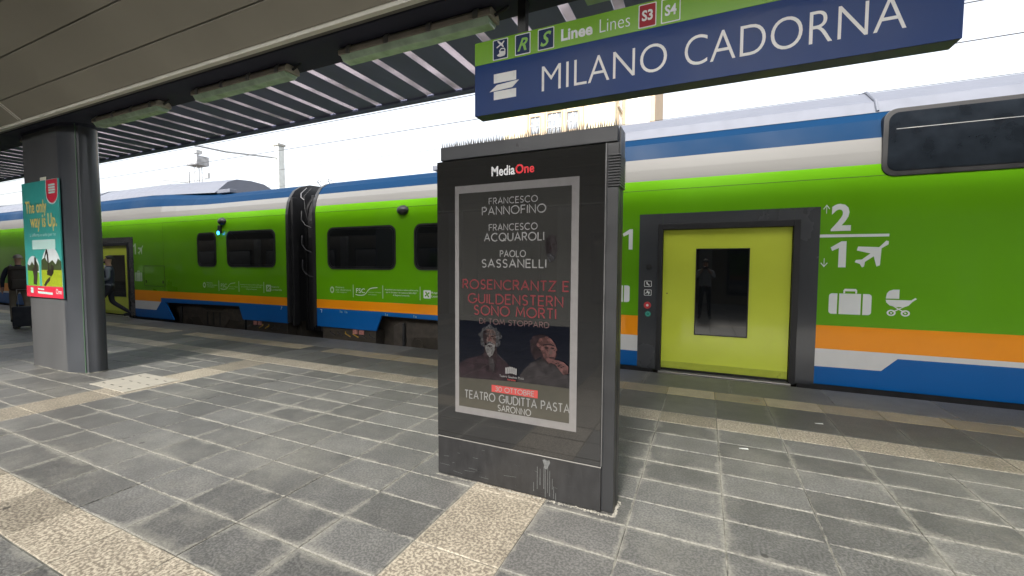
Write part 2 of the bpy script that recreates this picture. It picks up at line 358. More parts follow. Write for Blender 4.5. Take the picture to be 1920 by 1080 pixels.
for k in krange:
    x0, x1 = xj(k-1) if False else xj(k), xj(k+1)
    band = (k+1) in COLB_X
    # strip rows
    slabs.append(('edge', x0, x1, 4.698, 5.375))
    slabs.append(('tan', x0, x1, 4.386, 4.698))
    i = 0
    while i < 33:
        y1 = rows[i]; y0 = rows[i+1]
        if band:
            y0 = rows[min(i+2, 33)] if i != 9 else rows[10]
            if i == 8: y0 = rows[9]
            slabs.append(('tan', x0, x1, y0, y1)); i += 1 if y0 in (rows[i+1],) else 2; continue
        slabs.append(('tan' if i == 10 else 'dark', x0, x1, y0, y1)); i += 1
x = -34
while x < 9:
    w_ = 1.04; slabs.append(('edge', x, x+w_, 5.70, 6.40))
    x += w_
for k in krange:
    x0, x1 = xj(k), xj(k+1)
    worn = any(a < (x0+x1)/2 < b for a, b in ((-6.7, -6.1), (-11.1, -10.55), (-15.9, -15.3)))
    slabs.append(('edge' if worn else 'yellow', x0, x1, 5.375, 5.70))
SM = {'dark': ST_D, 'tan': ST_T, 'edge': ST_E, 'yellow': ST_Y}
NM = {'dark': 'paving_slab', 'tan': 'tan_band_slab', 'edge': 'edge_slab', 'yellow': 'tactile_slab'}
def inview(x, y):
    d = Vector((x, y, -CH)); z = d.dot(Fv)
    if z < .4: return None
    u = 960+FPX*d.dot(R2)/z; v = 540-FPX*d.dot(U2)/z
    return u, v, z
lim = {'dark': 290, 'tan': 120, 'edge': 110, 'yellow': 40}
for kind in SM:
    L1 = [s_ for s_ in slabs if s_[0] == kind]
    def size(s_):
        q = inview((s_[1]+s_[2])/2, (s_[3]+s_[4])/2)
        if not q or not (-120 < q[0] < 2040) or q[1] > 1180: return 0
        return (s_[2]-s_[1])*(s_[4]-s_[3])/q[2]**3
    L1.sort(key=size, reverse=True)
    rest = []; cache = {}
    for n_, (kk, x0, x1, y0, y1) in enumerate(L1):
        dz = random.uniform(-.0015, .0012); tone = random.random()
        a = (x0+g*random.uniform(.6, 1.5), x1-g*random.uniform(.6, 1.5), y0+g*random.uniform(.6, 1.5), y1-g*random.uniform(.6, 1.5), dz, tone)
        if n_ < lim[kind] and size(L1[n_]) > 0:
            # a few shared meshes per slab size
            key = (round(x1-x0, 3), round(y1-y0, 3), random.randrange(14))
            if key not in cache:
                cx, cy = (x0+x1)/2, (y0+y1)/2
                cache[key] = slab_mesh(NM[kind], [(a[0]-cx, a[1]-cx, a[2]-cy, a[3]-cy, dz, tone)], SM[kind])
            o = bpy.data.objects.new(NM[kind], cache[key]); COL.objects.link(o); o.parent = plat; o.location = ((x0+x1)/2, (y0+y1)/2, 0)
        else: rest.append(a)
    if rest:
        stuff(link('distant_'+NM[kind]+'s', slab_mesh('distant_slabs', rest, SM[kind]), plat))

# manhole plate set flush in the tan cross band, beside the column
mh = thing('manhole_plate', 'pale rectangular slotted plate set in the paving beside the grey column', 'manhole cover', (-6.68, 2.90, 0))
MB().box(-7.10, -6.26, 2.61, 3.20, -.004, .006).build('plate', PLATE, mh, bevel=.002)
mb = MB()
for i in range(4):
    for j in range(3):
        cx, cy = -6.98+.2*i, 2.71+.19*j
        mb.box(cx-.035, cx+.035, cy-.007, cy+.007, .0062, .0072)
mb.build('slot', BLK, mh)

#================================================================== CANOPY
can = thing('platform_canopy', 'long station canopy with beige sloping soffit, dark beam and striped metal roof deck; unseen rear half added for the light', 'canopy', (0, 3, 3.44))
SX = [-88.4, -72.4, -56.4, -40.4, -32.4, -24.4, -16.4, -8.4, -.4, 7.6, 15.6]
ang = rad(42); SL = math.tan(ang)
BACK = 5.0            # setback of the unseen rear half, added to shape sunlight and reflections
def sof(side, t):   # point on the sloping soffit, t = horizontal distance from its lower edge
    return (side*(2.53-t)-(BACK if side < 0 else 0), 3.44+SL*t)
for side in (1, -1):
    js = [0, .20, .46, .72, .98, 1.24, 1.50, 1.76]
    for a, b in zip(SX, SX[1:]):
        for t0, t1 in zip(js, js[1:]):
            (y0, z0), (y1, z1) = sof(side, t0+.006), sof(side, t1-.006)
            d = .03
            MB().prism([(y0, z0), (y1, z1), (y1, z1+d), (y0, z0+d)], 'x', a+.02, b-.02).build('soffit_panel', SOFF, can)
        # cross trims
        (y0, z0), (y1, z1) = sof(side, .02), sof(side, 1.75)
        for dx in (-.035, .02):
            MB().prism([(y0, z0-.012), (y1, z1-.012), (y1, z1+.02), (y0, z0+.02)], 'x', b+dx, b+dx+.014).build('soffit_joint_trim', TRIM, can)
    (ya, za), (yb, zb) = sof(side, 0), sof(side, 1.76)
    MB().prism([(ya, za+.05), (yb, zb+.05), (yb, zb+.08), (ya, za+.08)], 'x', -88, 16).build('soffit_backing', BEAM, can)
    s_ = side; w_ = 0 if side > 0 else -BACK
    for a in range(-88, 16, 4):
        MB().box(a+.004, a+3.996, min((w_+s_*2.53), (w_+s_*2.575)), max((w_+s_*2.53), (w_+s_*2.575)), 3.412, 3.47).build('soffit_edge_trim', TRIM, can)
    MB().prism([(w_+s_*2.577, 3.447), (w_+s_*2.61, 3.447), (w_+s_*2.625, 3.458), (w_+s_*2.665, 3.452), (w_+s_*2.665, 3.6), (w_+s_*2.577, 3.6)], 'x', -88, 16).build('beam_lip', LIP, can, bevel=.003)
    MB().box(-88, 16, min((w_+s_*2.668), (w_+s_*3.06)), max((w_+s_*2.668), (w_+s_*3.06)), 3.44, 3.98).build('main_beam', BEAM, can, bevel=.008)
    # roof deck
    n = 0; x = -39.0-.46*50
    while x < 15:
        MB().prism([(x+.09, 3.90), (x+.13, 3.945), (x+.41, 3.945), (x+.45, 3.90)], 'y', (w_+s_*3.07), (w_+s_*5.04)).build('deck_panel', DECK, can)
        MB().box(x-.008, x+.088, min((w_+s_*3.065), (w_+s_*4.99)), max((w_+s_*3.065), (w_+s_*4.99)), 3.900, 3.906).build('deck_strip', STRIP, can)
        x += .46
    MB().prism([((w_+s_*5.0), 3.87), ((w_+s_*5.09), 3.87), ((w_+s_*5.09), 4.02), ((w_+s_*5.0), 4.02)], 'x', -88, 16).build('eave_gutter', DECK, can)
    MB().prism([((w_+s_*5.092), 3.862), ((w_+s_*5.104), 3.862), ((w_+s_*5.104), 3.90), ((w_+s_*5.092), 3.90)], 'x', -88, 16).build('eave_drip_edge', STEEL, can)
# unseen top slabs, added; the gap between them shapes the sunlit floor
(ya, za) = sof(1, 1.76)
MB().box(-88, 16, -1.4, ya+.02, za+.085, za+.20).build('added_shade_slab', SOFF, can)
MB().box(-88, -9.5, -.62-BACK+.004, -1.404, za+.10, za+.19).build('added_shade_slab', SOFF, can)  # closes the gap on the left, added to darken that end
MB().box(-88, 16, -ya-.02-BACK, -.62-BACK, za+.085, za+.20).build('added_shade_slab', SOFF, can)

def fixture(x0, label):
    t = thing('tube_light', label, 'light fitting', (x0, 2.9, 3.38), 'unlit tube lights along the canopy beam')
    L_ = 1.50; y0, y1 = 2.83, 2.99
    MB().prism([(y0, 3.368), (y0, 3.405), (y0+.025, 3.436), (y1-.025, 3.436), (y1, 3.405), (y1, 3.368)], 'x', x0, x0+L_).build('housing', FIXB, t, bevel=.006)
    MB().prism([(y0+.004, 3.366), (y1-.004, 3.366), (y1-.035, 3.322), (y0+.035, 3.322)], 'x', x0+.02, x0+L_-.02).build('diffuser', FIXD, t, bevel=.008)
    MB().tube([(x0+.06, 2.91, 3.345), (x0+L_-.06, 2.91, 3.345)], .016, 8).build('lamp_tube', P_white, t)
    for i in range(4):
        cx = x0+.12+i*(L_-.24)/3
        MB().prism([(y0-.012, 3.355), (y0-.003, 3.355), (y0-.003, 3.405), (y0+.018, 3.432), (y0+.010, 3.438), (y0-.014, 3.41)], 'x', cx-.02, cx+.02).build('clip', STEEL, t)
    MB().tube([(x0+L_, 2.91, 3.40), (x0+L_+.10, 2.91, 3.43), (x0+L_+.14, 2.91, 3.50)], .012, 6).build('cable', BLK, t)
    for dx in (.25, L_-.25): MB().box(x0+dx-.02, x0+dx+.02, 2.89, 2.93, 3.43, 3.45).build('bracket', BLK2, t)
    return t
FIXB = mat('fixture housing beige grey', (.44, .39, .32), .5, var=.12, scale=8)
def glassy(name, c, a):
    m = mat(name, c, .15, var=.2, scale=9); b = m.node_tree.nodes['Principled BSDF']; b.inputs['Transmission Weight'].default_value = a; b.inputs['Roughness'].default_value = .2; return m
FIXD = mat('fixture diffuser green grey', (.50, .66, .48), .2, coat=.6, var=.2, scale=9)
fl = {0: 'unlit tube light nearest the sign, largest and lowest in the frame corner', 1: 'unlit tube light second from the sign along the beam', 2: 'unlit tube light third from the sign, just right of the column', 3: 'unlit tube light partly hidden behind the column top', -1: 'unlit tube light peeking over the top edge of the sign'}
fl[0] = 'unlit tube light with green diffuser ending just left of the station sign'
for i in (-1, 0, 1, 2, 3): fixture(-2.98-2.17*i, fl[i])

sb = thing('added_backdrop_wall', 'long dark beige wall added unseen behind the camera for light and reflections', 'building', (-10, -11, 0))
MB().box(-220, 60, -11.6, -11.0, -1, 7.0).build('wall', mat('backdrop wall render', (.20, .17, .125), .85, var=.15, scale=.8), sb)  # unseen wall added behind the camera to darken what the glass reflects
for i in range(-11, 8):
    x = i*5.0
    MB().box(x-.3, x+.3, -10.98, -10.75, -1, 7.0).build('pilaster', CONC, sb)
    f = MB().box(x+1.0, x+4.0, -10.99, -10.92, .1, 2.8).build('doorway_frame', BLK2, sb)
    MB().box(x+1.1, x+3.9, -10.915, -10.90, .2, 2.7).build('pane', GLS, f)

# column
ct = thing('canopy_column', 'broad dark grey enamelled column with rounded end carrying the canopy', 'column', (-8.5, 3.1, 0))
def colplan(off=0):
    pts = [(-9.19, 2.765), (-8.10, 2.760), (-8.02, 2.775), (-7.86, 2.83), (-7.79, 2.87)]
    pts += [(-7.87+.115*math.cos(rad(a)), 2.985+.115*math.sin(rad(a))) for a in range(-40, 100, 14)]
    pts += [(-9.19, 3.10)]
    cx, cy = -8.5, 2.93
    return [(cx+(p[0]-cx)*(1+off), cy+(p[1]-cy)*(1+off)) for p in pts]
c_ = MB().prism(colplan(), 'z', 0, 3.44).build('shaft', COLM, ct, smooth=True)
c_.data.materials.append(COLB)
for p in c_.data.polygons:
    if p.center.x > -8.09 and abs(p.normal.z) < .5: p.material_index = 1  # end faces get a darker, bluer copy that paints in their shading
MB().prism(colplan(.012), 'z', 0, .012).build('base_joint', MORT, ct)
gx, gy = -7.82, 2.85
MB().tube([(gx, gy, .01), (gx, gy, 3.43)], .008, 6).build('seam_bead', mat('seam bead reflected green', (.07, .13, .08), .4), ct)  # real seam; its green paints in reflected light
MB().prism([(p[0], p[1]) for p in colplan(.02)], 'z', 3.40, 3.445).build('capital_collar', BEAM, ct)
MB().box(-9.215, -9.192, 2.78, 3.09, 0, 3.40).build('left_edge_guard', mat('blue edge guard', (.03, .05, .16), .4), ct)
# poster on the column
po = thing('advert_poster', 'turquoise advert poster with yellow headline fixed to the grey column', 'poster', (-8.62, 2.73, 1.05))
PY_ = 2.735
TEAL = mat('poster teal', (.05, .40, .36), .35, var=.04, coat=.3); PYEL = mat('poster yellow', (.72, .58, .16), .4, var=.03); PRED = mat('poster red', (.68, .035, .07), .35, var=.03, coat=.3)
PPALE = mat('poster pale aqua', (.50, .72, .68), .4, var=.03); PGRN = mat('poster grass', (.30, .38, .02), .4, var=.25, scale=30); PGRN2 = mat('poster lime grass', (.18, .42, .03), .4, var=.15, scale=30)
PSKY = mat('poster sky', (.62, .68, .70), .4, var=.06); PTREE = mat('poster tree line', (.05, .07, .025), .5, var=.4, scale=40); PDK = mat('poster dark figure', (.028, .02, .014), .5, var=.3)
MB().box(-9.195, -8.045, PY_, 2.752, 1.045, 2.695).build('board', TEAL, po, bevel=.002)
y_ = PY_
flat('footer_band', [(-9.195, 1.045), (-8.045, 1.045), (-8.045, 1.205), (-9.195, 1.205)], y_-.0005, PRED, po)
flat('left_picture', [(-9.13, 1.206)]+[(-8.745, 1.206)]+arc(-8.94, 1.47, .195, 0, 180, 12, .17)+[(-9.135, 1.3)], y_-.0005, PSKY, po)
flat('right_picture', [(-8.68, 1.206), (-8.05, 1.206), (-8.05, 1.45)]+arc(-8.37, 1.42, .31, 12, 180, 14, .35), y_-.0005, PSKY, po)
flat('left_grass', [(-9.13, 1.208), (-8.75, 1.208), (-8.75, 1.40), (-9.13, 1.44)], y_-.0016, PGRN2, po)
flat('right_grass', [(-8.675, 1.208), (-8.052, 1.208), (-8.052, 1.44), (-8.675, 1.44)], y_-.0016, PGRN, po)
flat('left_trees', [(-9.125, 1.43), (-8.95, 1.42), (-8.76, 1.42), (-8.76, 1.5), (-8.83, 1.57), (-8.9, 1.5), (-8.97, 1.56), (-9.04, 1.50), (-9.12, 1.52)], y_-.0026, PTREE, po)
flat('right_trees', [(-8.67, 1.44), (-8.055, 1.44), (-8.055, 1.56), (-8.15, 1.6), (-8.22, 1.52), (-8.32, 1.58), (-8.45, 1.53), (-8.55, 1.62), (-8.66, 1.58)], y_-.0026, PTREE, po)
flat('excavator_arm', [(-8.46, 1.43), (-8.42, 1.43), (-8.44, 1.66), (-8.47, 1.735), (-8.50, 1.73), (-8.56, 1.62), (-8.545, 1.61), (-8.49, 1.68), (-8.475, 1.64)], y_-.0036, PDK, po)
flat('excavator_body', [(-8.50, 1.37), (-8.36, 1.35), (-8.30, 1.40), (-8.29, 1.50), (-8.36, 1.52), (-8.38, 1.45), (-8.50, 1.43)], y_-.0036, PDK, po)
flat('digger_shadow', [(-8.62, 1.22), (-8.52, 1.30), (-8.40, 1.35), (-8.42, 1.29), (-8.5, 1.25), (-8.56, 1.21)], y_-.0030, PDK, po)
flat('left_figure', [(-8.95, 1.23), (-8.84, 1.22), (-8.80, 1.40), (-8.84, 1.62), (-8.88, 1.62), (-8.90, 1.48), (-8.96, 1.46), (-8.93, 1.34)], y_-.0036, PDK, po)
text('headline', 'The only', -9.10, -8.42, 2.20, 2.43, y_-.001, PYEL, po, off=.02)
text('headline', 'way is Up.', -8.96, -8.13, 1.985, 2.235, y_-.001, PYEL, po, off=.02)
text('lettering', 'L offerta e solo per te', -8.99, -8.18, 1.905, 1.965, y_-.001, PPALE, po)
flat('caption_box', rrect(-8.93, -8.21, 1.735, 1.87, .012), y_-.001, PPALE, po)
flat('shield_rim', [(-8.42, 2.695), (-8.06, 2.695), (-8.06, 2.50)]+arc(-8.24, 2.50, .18, 0, -180, 14, .15)+[(-8.42, 2.5)], y_-.001, PPALE, po)
flat('shield', [(-8.40, 2.690), (-8.065, 2.690), (-8.07, 2.50)]+arc(-8.235, 2.50, .163, 0, -180, 14, .13)+[(-8.40, 2.5)], y_-.002, PRED, po)
for i in range(4): flat('shield_text_bar', [(-8.33, 2.50+.035*i), (-8.14+.01*(i % 2), 2.50+.035*i), (-8.14, 2.525+.035*i), (-8.33, 2.525+.035*i)], y_-.003, PPALE, po)
flat('footer_logo', [(-9.05, 1.10), (-8.97, 1.10), (-8.97, 1.18), (-9.05, 1.18)], y_-.002, PPALE, po)
flat('footer_text_bar', [(-8.82, 1.155), (-8.62, 1.15), (-8.62, 1.17), (-8.82, 1.175)], y_-.002, PPALE, po)
flat('footer_text_bar', [(-8.82, 1.10), (-8.36, 1.09), (-8.36, 1.12), (-8.82, 1.13)], y_-.002, PPALE, po)
text('footer_name', 'One', -8.26, -8.09, 1.105, 1.175, y_-.0012, LETW, po, off=.01)
st_ = MB().box(-8.615, -8.435, 2.745, 2.752, 2.70, 2.745).build('paper_label', mat('paper label', (.60, .58, .48), .8), None)
tag(st_, 'small blank paper label stuck above the turquoise poster', 'label')

#================================================================== STATION SIGN
SY = 2.85
sg = thing('station_sign', 'hanging blue and green station name sign reading Milano Cadorna', 'sign', (-.25, 2.9, 2.66))
MB().box(-1.615, 1.112, SY+.004, SY+.125, 2.655, 3.19).build('case', SMET, sg, bevel=.004)
MB().box(-1.615, 1.112, SY-.001, SY+.003, 2.655, 3.024).build('blue_panel', SBLUE, sg, bevel=.001)
MB().box(-1.615, 1.112, SY-.001, SY+.003, 3.025, 3.19).build('green_panel', SGREEN, sg, bevel=.001)
for hx in (-1.25, .75):
    MB().box(hx-.03, hx+.03, 2.88, 2.94, 3.19, 3.44).build('hanger', BLK2, sg)
ys = SY-.0015
text('name_lettering', 'MILANO', -1.078, -.252, 2.752, 2.926, ys, SLET, sg, off=-.011, res=6)
text('name_lettering', 'CADORNA', -.150, .897, 2.750, 2.926, ys, SLET, sg, off=-.011, res=6)
# operator emblem
flat('emblem_bar', [(-1.455, 2.872), (-1.275, 2.872), (-1.275, 2.937), (-1.455, 2.937)], ys, SLET, sg)
flat('emblem_bar', [(-1.49, 2.815), (-1.305, 2.823), (-1.252, 2.868), (-1.43, 2.858)], ys, SLET, sg)
flat('emblem_bar', [(-1.455, 2.752), (-1.275, 2.752), (-1.275, 2.812), (-1.455, 2.812)], ys, SLET, sg)
def tile(x0, x1, m, border=SLET):
    flat('line_tile_border', rrect(x0, x1, 3.036, 3.180, .006), ys, border, sg)
    flat('line_tile', rrect(x0+.006, x1-.006, 3.042, 3.174, .005), ys-.0010, m, sg)
tile(-1.463, -1.341, SNAVY); tile(-1.285, -1.166, SNAVY); tile(-1.110, -.990, SNAVY); tile(-.428, -.320, SRED); tile(-.292, -.180, SGREEN)
yt = ys-.003
def px_(x, z): return (-1.463+.122*x, 3.036+.144*z)
flat('plane_symbol', [px_(*p) for p in [(.25, .62), (.47, .72), (.30, .90), (.38, .92), (.58, .78), (.74, .88), (.78, .84), (.66, .72), (.74, .58), (.68, .56), (.54, .68), (.28, .57)]], yt, SLET, sg)
flat('train_symbol', [px_(*p) for p in [(.28, .22), (.45, .30), (.42, .42), (.55, .54), (.78, .52), (.84, .44), (.84, .22), (.78, .14), (.5, .12), (.35, .16)]], yt, SLET, sg)
flat('train_symbol_window', [px_(*p) for p in [(.50, .40), (.58, .48), (.76, .46), (.78, .36)]], yt-.001, SNAVY, sg)
text('line_letter', 'R', -1.265, -1.185, 3.062, 3.150, ys-.003, SLETG, sg, off=.02, shear=.4)
text('line_letter', 'S', -1.090, -1.010, 3.058, 3.156, ys-.003, SLETG, sg, off=.02, shear=.4)
text('line_lettering', 'Linee', -.940, -.722, 3.066, 3.146, ys, SLET, sg, off=.03)
text('line_lettering', 'Lines', -.675, -.480, 3.066, 3.150, ys, SLET, sg, off=-.012)
text('line_number', 'S3', -.407, -.341, 3.075, 3.141, ys-.003, SLET, sg, off=.03)
text('line_number', 'S4', -.270, -.203, 3.075, 3.141, ys-.003, SLET, sg, off=.03)

#================================================================== KIOSK
kx0, kx1 = -1.755, -.482; kf = 2.575; kb = 2.74
ki = thing('advertising_totem', 'tall dark digital advertising totem with theatre poster standing on the platform', 'advertising totem', (-1.12, 2.65, 0))
MB().box(kx0+.004, kx1, kf+.003, kb, .004, 2.27).build('housing', KBLK, ki, bevel=.006)
MB().box(kx0+.02, kx1-.010, kf-.006, kb+.006, 2.272, 2.365).build('top_cap', KBLK, ki, bevel=.004)
MB().box(kx1-.002, kx1+.007, kf+.012, kf+.07, 2.13, 2.36).build('side_cover', KBLK, ki, bevel=.002)
MB().box(kx1-.002, kx1+.007, kf+.085, kb-.01, 2.13, 2.36).build('side_cover', KBLK, ki, bevel=.002)
MB().box(kx1-.001, kx1+.002, kf+.074, kf+.082, .01, 2.13).build('side_seam', BLK, ki)
MB().box(kx0-.002, -.560, kf-.020, kf+.001, .292, 2.262).build('screen_glass', KSCR, ki, bevel=.003)
MB().box(-.558, -.553, kf-.016, kf+.001, .292, 2.264).build('screen_edge', mat('steel edge', (.20, .20, .20), .35, metal=.5), ki)
MB().box(kx0-.001, -.556, kf-.018, kf+.001, .008, .284).build('base_panel', KBASE, ki, bevel=.003)
MB().box(kx0, -.557, kf-.0185, kf-.016, .285, .289).build('base_seam', mat('pale worn seam', (.30, .29, .27), .6), ki)
for i in range(12):
    z = 2.01+.0165*i
    MB().box(-.545, kx1+.010, kf-.007, kb+.004, z, z+.0085).build('louvre', KBLK, ki)
mb = MB(); random.seed(3)
for row in (0, 1, 2):
    for i in range(88):
        x = kx0+.03+(kx1-kx0-.05)*i/87+random.uniform(-.002, .002); y = kf+.008+.065*row; h = random.uniform(.048, .062)
        tx, ty = random.uniform(-.008, .008), random.uniform(-.008, .008)
        mb.add([(x-.0045, y-.004, 2.364), (x+.0045, y-.004, 2.364), (x, y+.005, 2.364), (x+tx, y+ty, 2.364+h)], [(0, 1, 3), (1, 2, 3), (2, 0, 3)])
stuff(mb.build('bird_spikes', mat('pale plastic spikes', (.11, .10, .085), .4), ki))
flat('lock_cover', ellipse(-1.14, 2.318, .009, .012, 12), kf-.0065, BLK, ki)
ky = kf-.0205
def kp(name, pts, m, lv): return flat(name, pts, ky-.0012*lv, m, ki)
ky0 = ky
kp('poster_frame', [(-1.606, .486), (-.715, .486), (-.715, 2.082), (-1.606, 2.082)], P_frame, 0)
kp('poster_ground', [(-1.574, .535), (-.762, .535), (-.762, 2.030), (-1.574, 2.030)], P_dark, 1)
kp('night_picture', [(-1.572, .76), (-.764, .76), (-.764, 1.15), (-1.572, 1.15)], P_navy, 2)
kp('poster_footer', [(-1.573, .536), (-.763, .536), (-.763, .76), (-1.573, .80)], P_olive, 2)
def mir(a): return a
# left actor: grey curls and beard, dark coat
kp('portrait_coat', [(-1.57, .74), (-1.57, .84), (-1.50, .88), (-1.40, .91), (-1.36, .94), (-1.27, .93), (-1.20, .88), (-1.14, .82), (-1.12, .76)], P_coat, 3)
kp('portrait_neck', [(-1.375, .89), (-1.27, .88), (-1.275, .98), (-1.37, .98)], P_shade, 4)
random.seed(5)
kp('portrait_hair', [(-1.325+(.083+.010*math.sin(7*a)+.006*math.sin(13*a+1))*math.cos(a), 1.045+(.078+.010*math.sin(8*a+1))*math.sin(a)) for a in [2*PI*i/48 for i in range(48)]], P_hair, 5)
kp('portrait_face', [(-1.378, 1.05), (-1.372, 1.085), (-1.345, 1.102), (-1.305, 1.100), (-1.283, 1.080), (-1.279, 1.04), (-1.283, .99), (-1.305, .955), (-1.335, .95), (-1.365, .98)], P_skin, 6)
kp('portrait_face_shade', [(-1.378, 1.05), (-1.372, 1.085), (-1.350, 1.095), (-1.352, 1.03), (-1.345, .99), (-1.365, .985)], P_shade, 7)
kp('portrait_beard', [(-1.362, 1.000), (-1.325, 1.012), (-1.288, 1.000), (-1.286, .965), (-1.302, .925), (-1.325, .908), (-1.345, .925), (-1.36, .96)], P_beard, 7)
kp('portrait_mouth', [(-1.338, .990), (-1.306, .990), (-1.310, .982), (-1.334, .982)], P_shade, 8)
kp('portrait_moustache', [(-1.350, .996), (-1.325, 1.006), (-1.296, .996), (-1.300, 1.003), (-1.324, 1.016), (-1.348, 1.006)], P_hair, 8)
for ex in (-1.345, -1.305): kp('portrait_eye', ellipse(ex, 1.052, .011, .005, 10), P_shade, 8)
for ex in (-1.345, -1.305): kp('portrait_brow', [(ex-.016, 1.064), (ex+.014, 1.066), (ex+.014, 1.072), (ex-.014, 1.071)], P_hair, 8)
kp('portrait_nose', [(-1.330, 1.05), (-1.322, 1.052), (-1.312, 1.022), (-1.326, 1.016), (-1.338, 1.021)], P_skin2, 8)
kp('portrait_shirt', [(-1.335, .91), (-1.30, .90), (-1.285, .86), (-1.30, .80), (-1.33, .85)], P_coat2, 5)
# right actor: head leaning on his hand
kp('portrait_coat', [(-1.13, .76), (-1.08, .84), (-1.02, .90), (-.96, .93), (-.88, .91), (-.82, .87), (-.766, .84), (-.766, .76)], P_coat2, 3)
kp('portrait_hair', [(-1.03, 1.04), (-1.01, 1.075), (-.96, 1.09), (-.91, 1.085), (-.88, 1.06), (-.93, 1.05), (-.96, 1.0), (-.955, .95), (-.99, .92), (-1.02, .96)], P_shade, 5)
kp('portrait_face', [(-.985, 1.02), (-.965, 1.062), (-.92, 1.078), (-.885, 1.068), (-.862, 1.04), (-.842, .998), (-.852, .99), (-.848, .965), (-.858, .945), (-.872, .915), (-.905, .905), (-.945, .93), (-.965, .97)], P_skin2, 6)
kp('portrait_face_shade', [(-.985, 1.02), (-.955, .99), (-.935, .945), (-.905, .915), (-.905, .905), (-.945, .93), (-.965, .97)], P_shade, 7)
for ex in (-.915, -.873): kp('portrait_eye', ellipse(ex, 1.008, .012, .005, 10), P_shade, 8)
kp('portrait_brow', [(-.935, 1.022), (-.90, 1.028), (-.858, 1.020), (-.86, 1.028), (-.90, 1.036), (-.935, 1.030)], P_shade, 8)
kp('portrait_mouth', [(-.895, .948), (-.858, .952), (-.862, .944), (-.893, .941)], P_shade, 8)
kp('portrait_nose', [(-.885, 1.005), (-.872, .975), (-.888, .966), (-.900, .972)], P_skin, 8)
kp('portrait_hand', [(-.885, .925), (-.86, .935), (-.83, .932), (-.80, .925), (-.768, .90), (-.768, .855), (-.80, .845), (-.825, .87), (-.85, .90), (-.88, .912)], P_skin2, 8)
for i in range(3): kp('portrait_finger', [(-.862+.02*i, .908-.008*i), (-.835+.02*i, .922-.01*i), (-.832+.02*i, .919-.01*i), (-.858+.02*i, .904-.008*i)], P_shade, 9)
# third dim face beside the names: a reflection, drawn as print
kp('portrait_face', [(-.935, 1.66), (-.925, 1.71), (-.895, 1.735), (-.862, 1.72), (-.852, 1.68), (-.852, 1.63), (-.868, 1.59), (-.895, 1.575), (-.922, 1.60)], P_coat2, 3)
kp('portrait_beard', [(-.925, 1.60), (-.895, 1.615), (-.86, 1.60), (-.875, 1.565), (-.90, 1.555)], P_hair, 4)
for ex in (-.913, -.876): kp('portrait_eye', ellipse(ex, 1.668, .010, .005, 10), P_shade, 4)
kp('portrait_nose', [(-.898, 1.665), (-.886, 1.635), (-.906, 1.635)], P_shade, 4)
kt = ky-.0015
for s_, a, b, c, d, m, w in [('FRANCESCO', -1.335, -.988, 1.944, 1.983, P_text, .0062), ('PANNOFINO', -1.387, -.931, 1.874, 1.925, P_text, .0080),
      ('FRANCESCO', -1.335, -.988, 1.768, 1.808, P_text, .0062), ('ACQUAROLI', -1.371, -.943, 1.698, 1.748, P_text, .0080),
      ('PAOLO', -1.251, -1.068, 1.592, 1.632, P_text, .0062), ('SASSANELLI', -1.389, -.927, 1.522, 1.573, P_text, .0080),
      ('ROSENCRANTZ E', -1.539, -.774, 1.374, 1.434, P_red, .0095), ('GUILDENSTERN', -1.497, -.812, 1.276, 1.338, P_red, .0095), ('SONO MORTI', -1.450, -.858, 1.196, 1.258, P_red, .0095),
      ('DI TOM STOPPARD', -1.407, -.902, 1.136, 1.170, P_redd, .0055), ('TEATRO GIUDITTA PASTA', -1.524, -.760, .602, .655, P_text, .0072), ('SARONNO', -1.264, -1.023, .544, .584, P_text, .0062)]:
    strokes('poster_lettering', s_, a, b, c, d, kt-.0075*0-.0022, m, ki, w, gap=.26)
kp('date_box', [(-1.312, .670), (-.974, .668), (-.974, .720), (-1.312, .718)], P_redbox, 4)
strokes('poster_lettering', '30 OTTOBRE', -1.285, -1.00, .679, .709, ky-.0055, P_text, ki, .005)
for i in range(6): kp('theatre_emblem_column', [(-1.205+.0145*i, .815-.003*abs(i-2.5)), (-1.195+.0145*i, .815-.003*abs(i-2.5)), (-1.195+.0145*i, .85+.004*(2.5-abs(i-2.5))), (-1.205+.0145*i, .85+.004*(2.5-abs(i-2.5)))], P_text, 9)
text('emblem_caption', 'Teatro Giuditta Pasta', -1.25, -1.07, .782, .797, ky-.011, P_text, ki)
text('emblem_caption', 'Saronno', -1.19, -1.13, .764, .776, ky-.011, P_redbox, ki)
text('brand_lettering', 'Media', -1.320, -1.148, 2.128, 2.192, ky-.0005, P_white, ki, off=.025)
text('brand_lettering', 'One', -1.145, -1.012, 2.130, 2.192, ky-.0005, P_logo, ki, off=.025)
# dried paint drips and scratches on the base
DRIP = mat('dried pale paint', (.115, .12, .12), .6, var=.3, scale=60)
random.seed(11)
yb = kf-.0185
flat('paint_splash', [(-.94, .262), (-.925, .27), (-.905, .262), (-.892, .27), (-.887, .25), (-.90, .225), (-.908, .205), (-.922, .205), (-.93, .235)], yb, DRIP, ki)
for x, z1, z0 in [(-.975, .21, .06), (-.955, .20, .09), (-.928, .22, .07), (-.918, .21, .015), (-.902, .22, .05), (-.888, .20, .03), (-.87, .15, .08), (-.86, .10, .02), (-1.0, .10, .04), (-.846, .06, .01)]:
    w = random.uniform(.0018, .0035)
    flat('paint_drip', [(x-w*.5, z1), (x+w*.5, z1), (x+w*.7, z0+.01), (x+w, z0), (x-w, z0), (x-w*.7, z0+.01)], yb-.0008, DRIP, ki)
for i in range(26):
    x = random.uniform(-1.74, -.6); z = random.uniform(.03, .27); l = random.uniform(.01, .09); dz = random.uniform(-.008, .008)
    flat('scratch', [(x, z), (x+l, z+dz), (x+l, z+dz+.0012), (x, z+.0012)], yb-.0004, KBLK if i % 2 else DRIP, ki)
